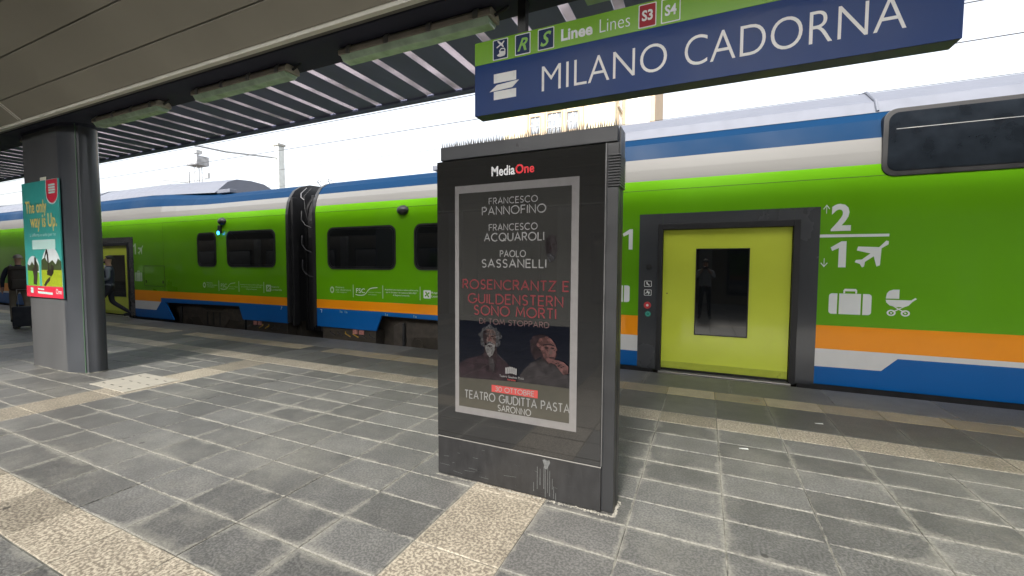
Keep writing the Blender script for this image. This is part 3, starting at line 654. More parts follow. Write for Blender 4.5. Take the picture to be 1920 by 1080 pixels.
# crumbled mortar bead round its foot
mb = MB(); random.seed(4)
def blob(x, y, r, h):
    n = 7; v = [(x+r*random.uniform(.6, 1.2)*math.cos(2*PI*i/n), y+r*random.uniform(.6, 1.2)*math.sin(2*PI*i/n), -.002) for i in range(n)]+[(x, y, h)]
    mb.add(v, [(i, (i+1) % n, n) for i in range(n)])
for i in range(420): blob(random.uniform(kx0-.01, kx1+.015), kf-.021+random.gauss(0, .003), random.uniform(.003, .008), random.uniform(.001, .004))
for i in range(45): blob(random.choice([random.uniform(-.62, kx1+.01), random.uniform(-1.3, -.6)]), kf-.024+random.gauss(0, .007), random.uniform(.005, .012), random.uniform(.002, .006))
for i in range(60): blob(kx1+.010+random.gauss(0, .005), random.uniform(kf-.02, kb), random.uniform(.005, .014), random.uniform(.003, .009))
mo = stuff(mb.build('mortar_bead', mat('crumbled mortar', (.27, .26, .225), .9, var=.4, scale=50), ki))

#================================================================== TRAIN
TY = 6.62
def profile(hi):
    # (y, z) rings from skirt-top upwards; hi 0..1 blends the low end roof into the raised roof
    def l(a, b): return a+(b-a)*hi
    return [(TY, .79), (TY, 2.45), (TY, 2.66), (TY+l(.02, .005), 2.80), (TY+l(.05, .015), l(2.95, 2.96)), (TY+l(.10, .035), l(3.065, 3.125)), (TY+l(.20, .10), l(3.22, 3.36)), (TY+l(.36, .20), l(3.33, 3.50)), (TY+l(.60, .45), l(3.41, 3.58)), (TY+1.45, l(3.46, 3.64))]
def train_car(sgn, U, dL, dR, label, white_step, wins, name_group):
    """sgn: +1 body runs towards +X from the gangway end, -1 towards -X. U(u)->X."""
    loc = (U(6), TY+1.45, -.5)
    t = thing('train_carriage', label, 'train carriage', loc, name_group)
    END = 22.0
    us = sorted(set([0, .12, 1, 2, 3.2, 3.8, 4.5, 5.2, 6.0]+[6+i for i in range(1, 17)]+[abs(dL), abs(dR)]))
    us = [u for u in us if u <= END]
    def hi(u): return max(0, min(1, (u-3.4)/2.4))
    mb = MB()
    # body shell above the orange line
    pr = [[(U(u), y, z) for (y, z) in profile(hi(u))] for u in us]
    bands = [0, 0, 0, 1, 1, 2, 2, 2, 3]      # green, grey, blue, roof
    dz = 2.08
    for i in range(len(us)-1):
        a, b = pr[i], pr[i+1]
        for k in range(len(a)-1):
            mb.mi = bands[k] if k < len(bands) else 3
            if k == 0 and us[i] >= dL-1e-6 and us[i+1] <= dR+1e-6:
                mb.add([(a[0][0], TY, dz), (b[0][0], TY, dz), b[1], a[1]], [(0, 1, 2, 3)])
                continue
            mb.add([a[k], b[k], b[k+1], a[k+1]], [(0, 1, 2, 3)])
        # far side and roof closed over
        mb.mi = 3
        yb_ = 2*TY+2.9-TY
        pa, pb = [(v[0], 2*(TY+1.45)-v[1], v[2]) for v in a], [(v[0], 2*(TY+1.45)-v[1], v[2]) for v in b]
        for k in range(len(a)-1):
            mb.mi = bands[k]
            mb.add([pa[k], pa[k+1], pb[k+1], pb[k]], [(0, 1, 2, 3)])
    body = mb.build('body', [G_, LGR, BLUR, ROOFW], t, smooth=True)
    # lower livery, each colour its own polygon on the side plane
    def side(name, pts, m, th=.03, y=TY): return MB().prism([(U(u), z) for u, z in pts], 'y', y, y+th).build(name, m, t)
    side('orange_stripe', [(0, .60), (dL-.33-1.38, .60), (dL-.33-1.38, .49), (dL-.33, .49), (dL-.33, .789), (0, .789)], ORG)
    side('white_stripe', [(dL-.33-1.38, .489), (dL-.33-1.12, .25), (dL-.33, .25), (dL-.33, .489)], WHT)
    side('blue_skirt', [(0, .20), (1.66, .20), (1.80, .52), (1.80, .599), (0, .599)], BLU)
    side('blue_valance', [(1.801, .52), (dL-.33-1.6, .48), (dL-.33-1.39, .48), (dL-.33-1.39, .599), (1.801, .599)], BLU)
    side('blue_skirt', [(dL-.33-2.0, .02), (dL-.33, .02), (dL-.33, .249), (dL-.33-1.125, .249), (dL-.33-1.385, .488), (dL-.33-1.6, .479)], BLU)
    side('orange_stripe', [(dR+.28, .485), (END, .485), (END, .789), (dR+.28, .789)], ORG)
    side('white_stripe', [(dR+.28, .25), (dR+.28+.685, .257), (dR+.28+.84, .421), (END, .421), (END, .484), (dR+.28, .484)], WHT)
    side('blue_skirt', [(dR+.28, .02), (END, .02), (END, .420), (dR+.28+.843, .420), (dR+.28+.688, .256), (dR+.28, .249)], BLU)
    side('sole_strip', [(dR+.1, -.15), (END, -.15), (END, .019), (dR+.1, .019)], BLK, y=TY+.02)
    side('sole_strip', [(dL-.33-1.9, -.15), (dL-.1, -.15), (dL-.1, .019), (dL-.33-1.9, .019)], BLK, y=TY+.02)
    # end framing at the gangway
    MB().prism([(y-.012, z) for y, z in [(TY, .22)]+profile(0)]+[(TY+1.45, .22)], 'x', *sorted((U(-.09), U(-.002)))).build('end_frame', BLK2, t)
    # dark under-floor
    MB().box(*sorted((U(-.05), U(END))), TY+.32, TY+2.6, -.42, .55).build('underframe', UND, t)
    MB().box(*sorted((U(.1), U(1.6))), TY+.06, TY+.3, -.12, .19).build('underfloor_box', UND, t)
    # door surround, frame, leaf
    MB_ = MB()
    ox0, ox1 = dL-.33, dR+.28
    def bx(a, b, y0, y1, z0, z1): X = sorted((U(a), U(b))); return MB().box(X[0], X[1], y0, y1, z0, z1)
    o = bx(ox0, dL, TY-.004, TY+.02, .0, 2.31).build('door_surround', DGR, t, bevel=.001)
    o = bx(dR, ox1, TY-.004, TY+.02, .0, 2.31).build('door_surround', DGR, t, bevel=.001)
    o = bx(dL+.001, dR-.001, TY-.004, TY+.02, 2.10, 2.31).build('door_surround', DGR, t, bevel=.001)
    fr = MB()
    for a, b, z0, z1 in ((dL-.06, dL+.005, -.02, 2.16), (dR-.005, dR+.07, -.02, 2.16), (dL+.005, dR-.005, 2.075, 2.16)):
        X = sorted((U(a), U(b))); fr.box(X[0], X[1], TY-.022, TY+.10, z0, z1)
    fr.build('door_frame', BLK, t, bevel=.006)
    wL, wR = dL+.455, dR-.495
    if sgn < 0: wL, wR = dL+.25, dR-.5
    lf = MB()
    ly0, ly1 = TY+.035, TY+.07
    for a, b, z0, z1 in ((dL+.01, wL, .03, 2.07), (wR, dR-.01, .03, 2.07), (wL, wR, .03, .55), (wL, wR, 1.795, 2.07)):
        X = sorted((U(a), U(b))); lf.box(X[0], X[1], ly0, ly1, z0, z1)
    leaf = lf.build('door_leaf', LIME, t)
    X = sorted((U(wL), U(wR)))
    pane = MB().box(X[0], X[1], ly0+.004, ly0+.012, .55, 1.795).build('pane', GLS, leaf)
    rim = MB(); 
    for a, b, z0, z1 in ((X[0], X[0]+.012, .55, 1.795), (X[1]-.012, X[1], .55, 1.795), (X[0]+.012, X[1]-.012, .55, .562), (X[0]+.012, X[1]-.012, 1.783, 1.795)): rim.box(a, b, ly0-.004, ly0+.003, z0, z1)
    rim.build('pane_gasket', BLK, leaf)
    MB().box(min(U(dL+.012), U(dR-.012)), max(U(dL+.012), U(dR-.012)), ly0-.008, ly0-.001, .032, .13).build('foot_shade_strip', mat('foot shade lime', (.40, .46, .045), .4, var=.1, dirt=((.15, .16, .03), 12, .6)), leaf)  # darker strip that paints in the shading of the leaf's sloped foot
    X2 = (U(wL)+.11 if sgn > 0 else U(wR)+.08)
    hx = U(dL+.085) if sgn > 0 else U(dR-.1)
    MB().box(hx-.018, hx+.018, ly0-.003, ly0+.001, .80, .90).build('lock_plate', LIME, leaf, bevel=.001)
    MB().prism(ellipse(hx-.01, 1.14, .009, .010, 10), 'y', ly0-.003, ly0+.001).build('lock_hole', BLK, leaf)
    bx(dL-.02, dR+.02, TY-.06, TY+.08, -.045, -.012).build('door_sill', STEEL, t, bevel=.004)
    bx(dL-.02, dR+.02, TY-.03, TY+.08, -.14, -.05).build('step_edge', BLK, t)
    if True:
        bx(dL+.01, dR-.01, TY+.09, TY+.11, -.02, 2.09).build('door_backing', BLK, t)
    # side windows
    for (a, b, z0, z1, r) in wins:
        X = sorted((U(a), U(b)))
        fr = ring(MB(), rrect(X[0], X[1], z0, z1, r, 8), rrect(X[0]+.035, X[1]-.035, z0+.035, z1-.035, r-.03, 8), TY-.012, TY+.004).build('window_frame', BLK, t)
        MB().prism(rrect(X[0]+.035, X[1]-.035, z0+.035, z1-.035, r-.03, 8), 'y', TY-.006, TY-.002).build('pane', GLS, fr)
        ring(MB(), rrect(X[0]+.06, X[1]-.06, z0+.055, z1-.055, r-.045, 8), rrect(X[0]+.068, X[1]-.068, z0+.063, z1-.063, r-.05, 8), TY-.0085, TY-.0065).build('pane_line', BLK2, fr)
    # upper-deck window, leaning with the shoulder
    a, b = dR+.87, min(dR+.87+4.4, END-1)
    X = sorted((U(a), U(b)))
    uw = MB().prism(rrect(X[0], X[1], 2.64, 3.44, .13, 8), 'y', TY-.014, TY+.25).build('upper_window_frame', BLK, t, bevel=.006)
    MB().prism(rrect(X[0]+.05, X[1]-.05, 2.70, 3.39, .10, 8), 'y', TY-.020, TY-.0145).build('upper_pane', mat('upper tinted glass', (.010, .013, .017), .12, var=.3, spec=.4), uw)
    MB().box(X[0]+.12, X[1]-.12, TY-.0225, TY-.0205, 3.19, 3.197).build('upper_pane_line', STEEL, uw)  # thin pale steel line across the upper pane
    # raised roof section
    rf = MB()
    R0, R1 = [(TY+.45, 3.44), (TY+.80, 3.79), (TY+1.05, 3.90), (TY+1.45, 3.93), (TY+1.85, 3.90), (TY+2.10, 3.79), (TY+2.45, 3.44)], [(TY+.17, 3.44), (TY+.26, 3.60), (TY+.62, 3.83), (TY+1.45, 4.02), (TY+2.1, 3.95), (TY+2.5, 3.60), (TY+2.6, 3.44)]
    n_ = 7
    stops = [(3.45, R0), (5.9, [(p[0], p[1]+.03) for p in R1]), (END, [(p[0], p[1]+.03) for p in R1])]
    for (u0, A), (u1, B) in zip(stops, stops[1:]):
        for k in range(n_-1): rf.add([(U(u0), *A[k]), (U(u1), *B[k]), (U(u1), *B[k+1]), (U(u0), *A[k+1])], [(0, 1, 2, 3)])
    rf.add([(U(3.45), *p) for p in R0], [tuple(range(n_))])
    rf.build('raised_roof', ROOFW, t, smooth=True)
    for u in (9.6, 14.0, 18.5):
        mb2 = MB()
        A = [(p[0], p[1]+.045) for p in R1]
        mb2.tube([(U(u), p[0], p[1]) for p in A], .018, 6); mb2.build('roof_seam', ROOFW, t)
    bx(2.75, 3.3, TY+.42, TY+.62, 3.40, 3.50).build('roof_equipment_box', ROOFW, t, bevel=.02)
    for u in (5.1, 12.3, 17.6):
        MB().box(*sorted((U(u), U(u+.006))), TY-.0012, TY+.002, .79, 2.66).build('panel_seam', SEAM, t)
    MB().box(*sorted((U(.02), U(END-.02))), TY-.0012, TY+.002, 2.655, 2.662).build('cantrail_seam', SEAM, t)
    # camera pod
    pu = 2.36
    pod = MB()
    ncs = 10
    o0 = len(pod.v)
    for j in range(6):
        f_ = j/5; r_ = math.cos(f_*PI/2)*.12
        for i in range(ncs): pod.v.append((U(pu)+r_*1.15*math.cos(2*PI*i/ncs), TY-.10*math.sin(f_*PI/2), 2.60-.02*f_+r_*.8*math.sin(2*PI*i/ncs)))
    for j in range(5):
        for i in range(ncs): pod.f.append((j*ncs+i, j*ncs+(i+1) % ncs, (j+1)*ncs+(i+1) % ncs, (j+1)*ncs+i)); pod.m.append(0)
    pod.build('camera_pod', BLK2, t, smooth=True)
    # bogie
    bo = MB(); bu = (3.6 if sgn > 0 else 3.4); cy_ = TY+.30
    fpts = [(bu-1.75, .28), (bu-1.5, .40), (bu-.6, .42), (bu-.35, .30), (bu+.35, .30), (bu+.6, .42), (bu+1.5, .40), (bu+1.75, .28), (bu+1.75, -.20), (bu+1.35, -.22), (bu+1.25, .06), (bu+.7, .10), (bu+.5, -.10), (bu-.5, -.10), (bu-.7, .10), (bu-1.25, .06), (bu-1.35, -.22), (bu-1.75, -.20)]
    bg_ = MB().prism([(U(a), b) for a, b in fpts], 'y', cy_, cy_+.16).build('bogie_frame', BOG, t, bevel=.012)
    for wu in (bu-1.15, bu+1.15):
        wh = MB().prism(ellipse(U(wu), -.11, .43, .43, 32), 'y', cy_+.36, cy_+.49).build('wheel', UND, t)
        MB().prism(ellipse(U(wu), -.11, .16, .16, 20), 'y', cy_+.0, cy_+.20).build('axle_box', UND, wh, bevel=.01)
    for su in (bu-.28, bu, bu+.28):
        MB().tube([(U(su), cy_+.08, -.08+.02*i) for i in range(18)], .085, 12).build('air_spring', BLK, bg_)
    MB().tube([(U(bu+1.45), cy_-.04, .36), (U(bu+1.45), cy_-.04, -.15)], .035, 8).build('damper', BLK2, bg_)
    MB().tube([(U(bu-1.45), cy_-.04, .36), (U(bu-1.45), cy_-.04, -.15)], .035, 8).build('damper', BLK2, bg_)
    MB().box(*sorted((U(bu+1.75), U(bu+2.1))), TY+.05, TY+.12, -.30, .44).build('equipment_panel', mat('underfloor panel grey', (.05, .048, .045), .6, var=.2), t)
    # pipes, couplers, tags below the skirt
    random.seed(17+sgn)
    YEL = mat('yellow pipe cock', (.45, .28, .02), .5, var=.2)
    for i in range(6):
        u = .3+.22*i
        MB().tube([(U(u), TY+.12, .2), (U(u+.03), TY+.05, .08), (U(u+.16), TY+.06, .02), (U(u+.2), TY+.14, .09)], .014, 6).build('brake_pipe', YEL if i in (2, 3) else BLK2, t)
    for i in range(2):
        MB().box(*sorted((U(1.0+.17*i), U(1.13+.17*i))), TY+.03, TY+.045, .09, .18).build('warning_tag', mat('pale red tag', (.45, .20, .17), .6, var=.3, scale=30), t)
    return t
UR = lambda u: -7.70+u
UL = lambda u: -8.63-.958*u
w1 = [(.35, 2.18, 1.44, 2.325, .16), (2.62, 4.10, 1.44, 2.325, .16)]
w2 = [(.37, 2.22, 1.47, 2.35, .16), (2.66, 3.48, 1.47, 2.34, .15)]
trR = train_car(1, UR, 7.115, 8.745, 'green regional train carriage with lime door facing the camera, right of the dark gangway', None, w1, 'carriages of the green train')
trL = train_car(-1, UL, 7.03, 8.75, 'shaded green regional train carriage left of the dark gangway, behind the column', None, w2, 'carriages of the green train')
# gangway bellows between the carriages
gw = thing('train_gangway', 'black rubber gangway with hoses joining the two green train carriages', 'gangway', (-8.16, 8.0, 0))
for i in range(9):
    x = -8.52+.09*i
    pts = [(y+.42+(.03 if i % 2 else 0), z-.10) for y, z in [(TY, .10)]+profile(0)]
    pts += [(2*(TY+1.45)-a, b) for a, b in pts[::-1][1:]]
    MB().prism(pts, 'x', x-.04, x+.045).build('bellows_fold', BLK, gw)
for x in (-8.50, -7.83):
    MB().box(x-.035, x+.035, TY+.05, TY+.20, .15, 3.05).build('fairing_post', BLK2, gw, bevel=.01)
PIPE = mat('pale conduit', (.22, .22, .23), .5)
for i, pts in enumerate([[(-8.30, TY+.30, 3.28), (-8.34, TY+.18, 3.14), (-8.27, TY+.12, 3.04), (-8.20, TY+.14, 2.98)], [(-8.15, TY+.30, 3.26), (-8.2, TY+.14, 3.06), (-8.14, TY+.11, 2.75), (-8.05, TY+.13, 2.45)]]):
    MB().tube(pts, .009, 6).build('conduit', PIPE if i == 0 else BLK, gw)
for i in range(3):
    z = 2.5-.55*i
    MB().tube([(-8.36, TY+.20, z+.25), (-8.30, TY+.14, z+.05), (-8.18, TY+.14, z-.08), (-8.06, TY+.2, z-.14)], .013, 6).build('hose', BLK, gw)
for x in (-8.33, -8.0): MB().tube([(x, TY+.75, 3.36), (x+.03, TY+.6, 3.47), (x+.10, TY+.55, 3.50), (x+.18, TY+.6, 3.45)], .008, 6).build('roof_cable', PIPE, gw)

# lettering and pictograms on the carriages
ty = TY-.0015
def tf(name, pts, m=LETW, parent=trR, lv=0): return flat(name, pts, ty-.001*lv, m, parent)
tf('arrow_up', [(1.383, 2.222), (1.389, 2.222), (1.389, 2.315), (1.415, 2.274), (1.422, 2.280), (1.386, 2.334), (1.35, 2.280), (1.357, 2.274), (1.383, 2.315)])
tf('arrow_down', [(1.379, 1.652), (1.385, 1.652), (1.385, 1.560), (1.412, 1.597), (1.420, 1.590), (1.382, 1.538), (1.344, 1.590), (1.352, 1.597), (1.379, 1.560)])
text('class_number', '2', 1.437, 1.643, 1.996, 2.337, ty, LETW, trR, off=.03)
tf('divider_bar', [(1.322, 1.918), (2.024, 1.916), (2.024, 1.949), (1.322, 1.956)])
tf('class_number', [(1.530, 1.537), (1.608, 1.537), (1.606, 1.865), (1.555, 1.865), (1.445, 1.790), (1.462, 1.745), (1.531, 1.782)])
PLN = [(2.023, 1.859), (1.998, 1.865), (1.933, 1.786), (1.725, 1.797), (1.714, 1.749), (1.851, 1.71), (1.768, 1.635), (1.71, 1.63), (1.698, 1.602), (1.749, 1.581), (1.772, 1.538), (1.793, 1.549), (1.801, 1.608), (1.884, 1.675), (1.915, 1.549), (1.948, 1.565), (1.956, 1.773), (2.021, 1.819)]
tf('plane_pictogram', PLN)
def suitcase(x0, x1, z0, z1, m, parent):
    w = x1-x0; r = w*.08
    a, b, c, d = x0+w*.20, x0+w*.245, x0+w*.755, x0+w*.80
    tf('suitcase_pictogram', arc(x0+r, z0+r, r, 270, 180, 4)+arc(x0+r, z1-r, r, 180, 90, 4)+[(a, z1), (a, z0)], m, parent)
    tf('suitcase_pictogram', [(b, z0), (c, z0), (c, z1), (b, z1)], m, parent)
    tf('suitcase_pictogram', [(d, z0), (d, z1)]+arc(x1-r, z1-r, r, 90, 0, 4)+arc(x1-r, z0+r, r, 0, -90, 4), m, parent)
    h = w*.14
    tf('suitcase_handle', [(x0+w*.34, z1+.004), (x0+w*.34, z1+h-.02), (x0+w*.37, z1+h), (x0+w*.63, z1+h), (x0+w*.66, z1+h-.02), (x0+w*.66, z1+.004), (x0+w*.62, z1+.004), (x0+w*.62, z1+h-.03), (x0+w*.38, z1+h-.03), (x0+w*.38, z1+.004)], m, parent)
suitcase(1.45, 1.884, .943, 1.205, LETW, trR)
tf('pram_hood', [(2.148, 1.158), (2.148, 1.269), (2.09, 1.268), (2.052, 1.252), (2.03, 1.222), (2.021, 1.158)])
tf('pram_body', [(2.021, 1.143), (2.262, 1.143), (2.300, 1.174), (2.313, 1.160), (2.273, 1.124), (2.239, 1.078), (2.199, 1.058), (2.118, 1.057), (2.060, 1.075), (2.028, 1.11)])
for cx in (2.079, 2.213): ring(MB(), ellipse(cx, .984, .043, .038), ellipse(cx, .984, .026, .023), ty-.001, ty).build('pram_wheel', LETW, trR); tf('pram_hub', ellipse(cx, .984, .010, .010, 10))
tf('pram_frame', [(2.095, 1.062), (2.112, 1.062), (2.210, 1.000), (2.198, .992)]); tf('pram_frame', [(2.188, 1.062), (2.204, 1.062), (2.100, .992), (2.088, 1.0)], lv=1)
tf('class_number', [(-1.072, 1.792), (-1.014, 1.790), (-1.014, 2.097), (-1.060, 2.097), (-1.165, 2.03), (-1.150, 1.990), (-1.072, 2.025)])
suitcase(-1.46, -1.045, .99, 1.243, LETW, trR)
# left carriage copies, faded
tf('class_number', [(-14.965, 1.81), (-14.90, 1.81), (-14.90, 2.12), (-14.95, 2.12), (-15.04, 2.05), (-15.02, 2.02), (-14.965, 2.05)], LETD, trL)
tf('plane_pictogram', [(-14.80+(x-1.70)*.85, 1.80+(z-1.54)*.8) for x, z in PLN], LETD, trL)
suitcase(-15.0, -14.62, 1.04, 1.29, LETD, trL)
def logos(f, g_, parent, mA, mB_, regione):
    # f maps the right-carriage X to the wanted X
    tf('ministry_emblem', ellipse(f(-7.238), 1.005, .055, .070, 16), mA, parent); tf('ministry_emblem_star', ellipse(f(-7.238), 1.005, .034, .045, 5, PI/2), G_, parent, 1)
    for i, (s_, w_) in enumerate((('Ministero', .24), ('delle infrastrutture', .43), ('e dei trasporti', .31))):
        text('lettering', s_, f(-7.136), f(-7.136+w_), 1.045-.052*i, 1.083-.052*i, ty, mA, parent)
    for x in (-6.64, -5.857, -4.947): tf('divider_line', [(f(x-.008), .868), (f(x+.008), .868), (f(x+.008), 1.128), (f(x-.008), 1.128)], mA, parent)
    text('fund_lettering', 'FSC', f(-6.56), f(-6.325), .962, 1.055, ty, mB_, parent)
    sw = [(-6.575, .928), (-6.52, .915), (-6.42, .912), (-6.345, .925), (-6.29, .965), (-6.24, 1.02), (-6.19, 1.055), (-6.12, 1.07), (-5.995, 1.082)]
    tf('fund_swoosh', [(f(x), z+.009) for x, z in sw]+[(f(x), z-.006) for x, z in sw[::-1]], mB_, parent)
    for i, s_ in enumerate(('Fondo per lo Sviluppo', 'e la Coesione')): text('lettering', s_, f(-6.235), f(-5.90-.12*i), .972-.045*i, .996-.045*i, ty, mA, parent)
    for i, (s_, a, b) in enumerate((("Acquistato con risorse a valere sull'Accordo", -5.806, -4.99), ('per lo Sviluppo e la Coesione 2021-2027', -5.77, -5.03), ('di Regione Lombardia', -5.60, -5.20))):
        text('lettering', s_, f(a), f(b), 1.030-.053*i, 1.066-.053*i, ty, mB_, parent)
    tf('region_tile', rrect(f(-4.868), f(-4.700), .908, 1.064, .018), mB_, parent)
    for k in range(4):
        a = rad(35+90*k); cx, cz = f(-4.784), .986
        dx, dz_ = math.cos(a), math.sin(a); L_ = .058
        tf('region_rose_petal', [(cx-dz_*.010, cz+dx*.010), (cx+dx*L_-dz_*.016, cz+dz_*L_+dx*.016), (cx+dx*L_*1.15+dz_*.006, cz+dz_*L_*1.15-dx*.006), (cx+dx*L_*.9+dz_*.016, cz+dz_*L_*.9-dx*.016), (cx+dz_*.008, cz-dx*.008)], G_, parent, 1+k*.3)
    for i, s_ in enumerate(('Regione', 'Lombardia')): text('lettering', s_, f(-4.686), f(-4.42+.09*i), .995-.062*i, 1.040-.062*i, ty, mB_, parent)
logos(lambda x: x, None, trR, LETD, LETW, True)
logos(lambda x: -11.78+(x+7.304)*1.0, None, trL, LETD, LETD, True)
text('coach_digit', '7', -7.60, -7.54, .50, .57, ty-.001, LETW, trR, shear=-.3); text('coach_digit', '7', -8.86, -8.80, .50, .57, ty-.001, LETW, trL, shear=.3)
for x in (-7.02, -6.88, -5.80, -5.1): text('skirt_marking', '1a', x, x+.07, .525, .575, ty-.001, LETD, trR)
# buttons and pictograms left of the lime door
tf('pictogram_plate', rrect(-.833, -.725, 1.232, 1.322, .012), LETW, trR, 3); tf('pictogram_plate', rrect(-.833, -.725, 1.100, 1.190, .012), LETW, trR, 3)
tf('pictogram_ground', rrect(-.825, -.733, 1.240, 1.314, .008), BLK, trR, 4); tf('pictogram_ground', rrect(-.825, -.733, 1.108, 1.182, .008), BLK, trR, 4)
tf('seat_symbol', [(-.805, 1.305), (-.785, 1.305), (-.78, 1.28), (-.762, 1.272), (-.752, 1.25), (-.765, 1.247), (-.775, 1.262), (-.795, 1.265)], LETW, trR, 5)
tf('seat_symbol', [(-.79, 1.175), (-.775, 1.175), (-.772, 1.155), (-.755, 1.165), (-.75, 1.14), (-.765, 1.115), (-.775, 1.118), (-.77, 1.138), (-.79, 1.14), (-.812, 1.125), (-.815, 1.135), (-.795, 1.15)], LETW, trR, 5)
BR = mat('button red', (.52, .03, .035), .35, var=.05); BG = mat('button green', (.01, .22, .16), .35, var=.05)
def button(cx, cz, r, m, m2):
    b = MB().prism(ellipse(cx, cz, r, r, 24), 'y', TY-.016, TY-.003).build('door_button', m, trR, bevel=.002)
    MB().prism(ellipse(cx, cz, r*.35, r*.35, 16), 'y', TY-.019, TY-.0155).build('button_centre', m2, b)
button(-.780, .955, .052, BR, LETW); button(-.770, .825, .042, BG, BG); button(-.768, 1.533, .042, BLK, BLK2)
ring(MB(), ellipse(-.770, .825, .030, .030, 20), ellipse(-.770, .825, .025, .025, 20), TY-.0175, TY-.0155).build('button_ring', mat('pale green mark', (.15, .5, .38), .4), trR)
# service hatch and blue lamp on the left carriage
ring(MB(), rrect(-14.53, -13.48, .91, 1.49, .05), rrect(-14.515, -13.495, .925, 1.475, .04), TY-.003, TY+.001).build('service_hatch_rim', mat('hatch seam dark green', (.02, .06, .004), .4), trL)
for x in (-14.42, -13.58): MB().box(x-.02, x+.02, TY-.008, TY, 1.0, 1.08).build('hatch_latch', BLK, trL)
MB().box(-11.03, -10.93, TY-.05, TY, 2.30, 2.50).build('lamp_mount', BLK, trL, bevel=.01)
em = bpy.data.materials.new('blue lamp glow'); em.use_nodes = True; eb = em.node_tree.nodes['Principled BSDF']; eb.inputs['Base Color'].default_value = (.02, .2, .8, 1); eb.inputs['Emission Color'].default_value = (.03, .35, 1, 1); eb.inputs['Emission Strength'].default_value = 3
MB().prism(ellipse(-10.98, 2.31, .03, .045, 14), 'y', TY-.075, TY-.052).build('signal_lamp', em, trL)

#================================================================== BEHIND THE TRAIN
post = thing('catenary_post', 'pale concrete catenary post rising behind the left train carriage', 'post', (-18.6, 14, -1))
MB().add([(-18.82, 13.8, -1), (-18.38, 13.8, -1), (-18.38, 14.2, -1), (-18.82, 14.2, -1), (-18.75, 13.85, 7.15), (-18.45, 13.85, 7.15), (-18.45, 14.15, 7.15), (-18.75, 14.15, 7.15)], [(0, 3, 2, 1), (4, 5, 6, 7), (0, 1, 5, 4), (1, 2, 6, 5), (2, 3, 7, 6), (3, 0, 4, 7)]).build('shaft', mat('pale concrete post', (.62, .64, .62), .8, var=.1), post)
MB().box(-18.8, -18.4, 13.8, 14.2, 7.15, 7.25).build('cap', CONC, post)
MB().tube([(-18.6, 14, 6.6), (-18.6, 11.5, 6.3), (-18.6, 8.2, 6.2)], .04).build('bracket_arm', MASTM, post)
wz = thing('catenary_wires', 'thin overhead catenary wires running above the train', 'overhead wire', (0, 8.1, 5))
for y, z, sag in ((8.07, 4.66, 0), (8.07, 5.18, .0), (12.6, 4.9, 0), (12.6, 5.6, 0)):
    MB().tube([(x, y, z) for x in range(-90, 41, 10)], .008, 5).build('wire', WIRE, wz)
ms = thing('antenna_mast', 'tall lattice mast with boxed antenna far behind the train', 'mast', (-50, 28, -1))
k_ = .7; mx, my = -71.5*k_, 28
def mz(z): return 1.53+(z-1.53)*k_
for dx, dy in ((-.25, -.25), (.25, -.25), (.25, .25), (-.25, .25)): MB().tube([(mx+dx, my+dy, -1), (mx+dx, my+dy, mz(17))], .05, 6).build('mast_leg', MASTM, ms)
for i in range(22):
    z = -1+i*.58
    MB().tube([(mx-.25, my-.25, z), (mx+.25, my-.25, z+.58)] if i % 2 else [(mx+.25, my-.25, z), (mx-.25, my-.25, z+.58)], .03, 5).build('mast_brace', MASTM, ms)
MB().box(mx-.95, mx+.95, my-.6, my+.6, mz(16.65), mz(18.0)).build('antenna_box', mat('antenna grey', (.30, .31, .33), .6, var=.3, scale=3), ms)
for i in range(4): MB().box(mx-.8+.45*i, mx-.5+.45*i, my-.63, my-.60, mz(16.9), mz(17.7)).build('antenna_panel', MASTM, ms)
MB().box(mx-.35, mx+.35, my-.3, my+.3, mz(18.5), mz(19.0)).build('top_beacon', MASTM, ms)
MB().tube([(mx, my, mz(18)), (mx, my, mz(18.6))], .07).build('beacon_stem', MASTM, ms)
MB().box(mx+1.1, mx+1.9, my-.1, my+.1, mz(14.6), mz(15.4)).build('side_panel', MASTM, ms)
gnt = thing('signal_gantry', 'slanting grey gantry arm beside the lattice mast', 'gantry', (mx-3, my, -1))
MB().tube([(mx-6.6, my, mz(15.3)), (mx-1.6, my, mz(14.35))], .09).build('arm', MASTM, gnt)
MB().tube([(mx-1.7, my, -1), (mx-1.7, my, mz(16))], .10).build('post', MASTM, gnt)

# cream building
bl = thing('cream_building', 'sunlit cream stone apartment building with framed windows behind the train', 'building', (-20, 66, -1))
MB().box(-28.9, -11.9, 60, 67.9, -1, 31).build('wall', CREAM, bl)
MB().box(-29.3, -11.5, 59.6, 67.95, 31, 31.8).build('cornice', CREAM2, bl)
def bwin(x0, x1, z0, z1, Y, par, nx=2, nz=2, arch=False):
    fr = MB()
    w = .14
    for a, b, c, d in ((x0-w, x0, z0-w, z1+w), (x1, x1+w, z0-w, z1+w), (x0, x1, z1, z1+w), (x0, x1, z0-w, z0)): fr.box(a, b, Y-.22, Y+.05, c, d)
    f = fr.build('window_frame', CREAM2, par)
    MB().box(x0, x1, Y-.03, Y-.01, z0, z1).build('pane', BGLS, f)
    b = MB()
    for i in range(1, nx): x = x0+(x1-x0)*i/nx; b.box(x-.05, x+.05, Y-.10, Y-.04, z0, z1)
    for i in range(1, nz): z = z0+(z1-z0)*i/nz; b.box(x0, x1, Y-.11, Y-.05, z-.05, z+.05)
    if nx > 1 or nz > 1: b.build('glazing_bar', BWHT, f)
for fl_ in range(-4, 2):
    dz_ = 3.55*fl_
    for bay in (0,):
        bwin(-24.4+bay, -22.9+bay, 21.2+dz_, 23.7+dz_, 60, bl); bwin(-21.7+bay, -19.6+bay, 20.9+dz_, 23.9+dz_, 60, bl, 3, 3); bwin(-18.7+bay, -17.1+bay, 21.2+dz_, 23.7+dz_, 60, bl)
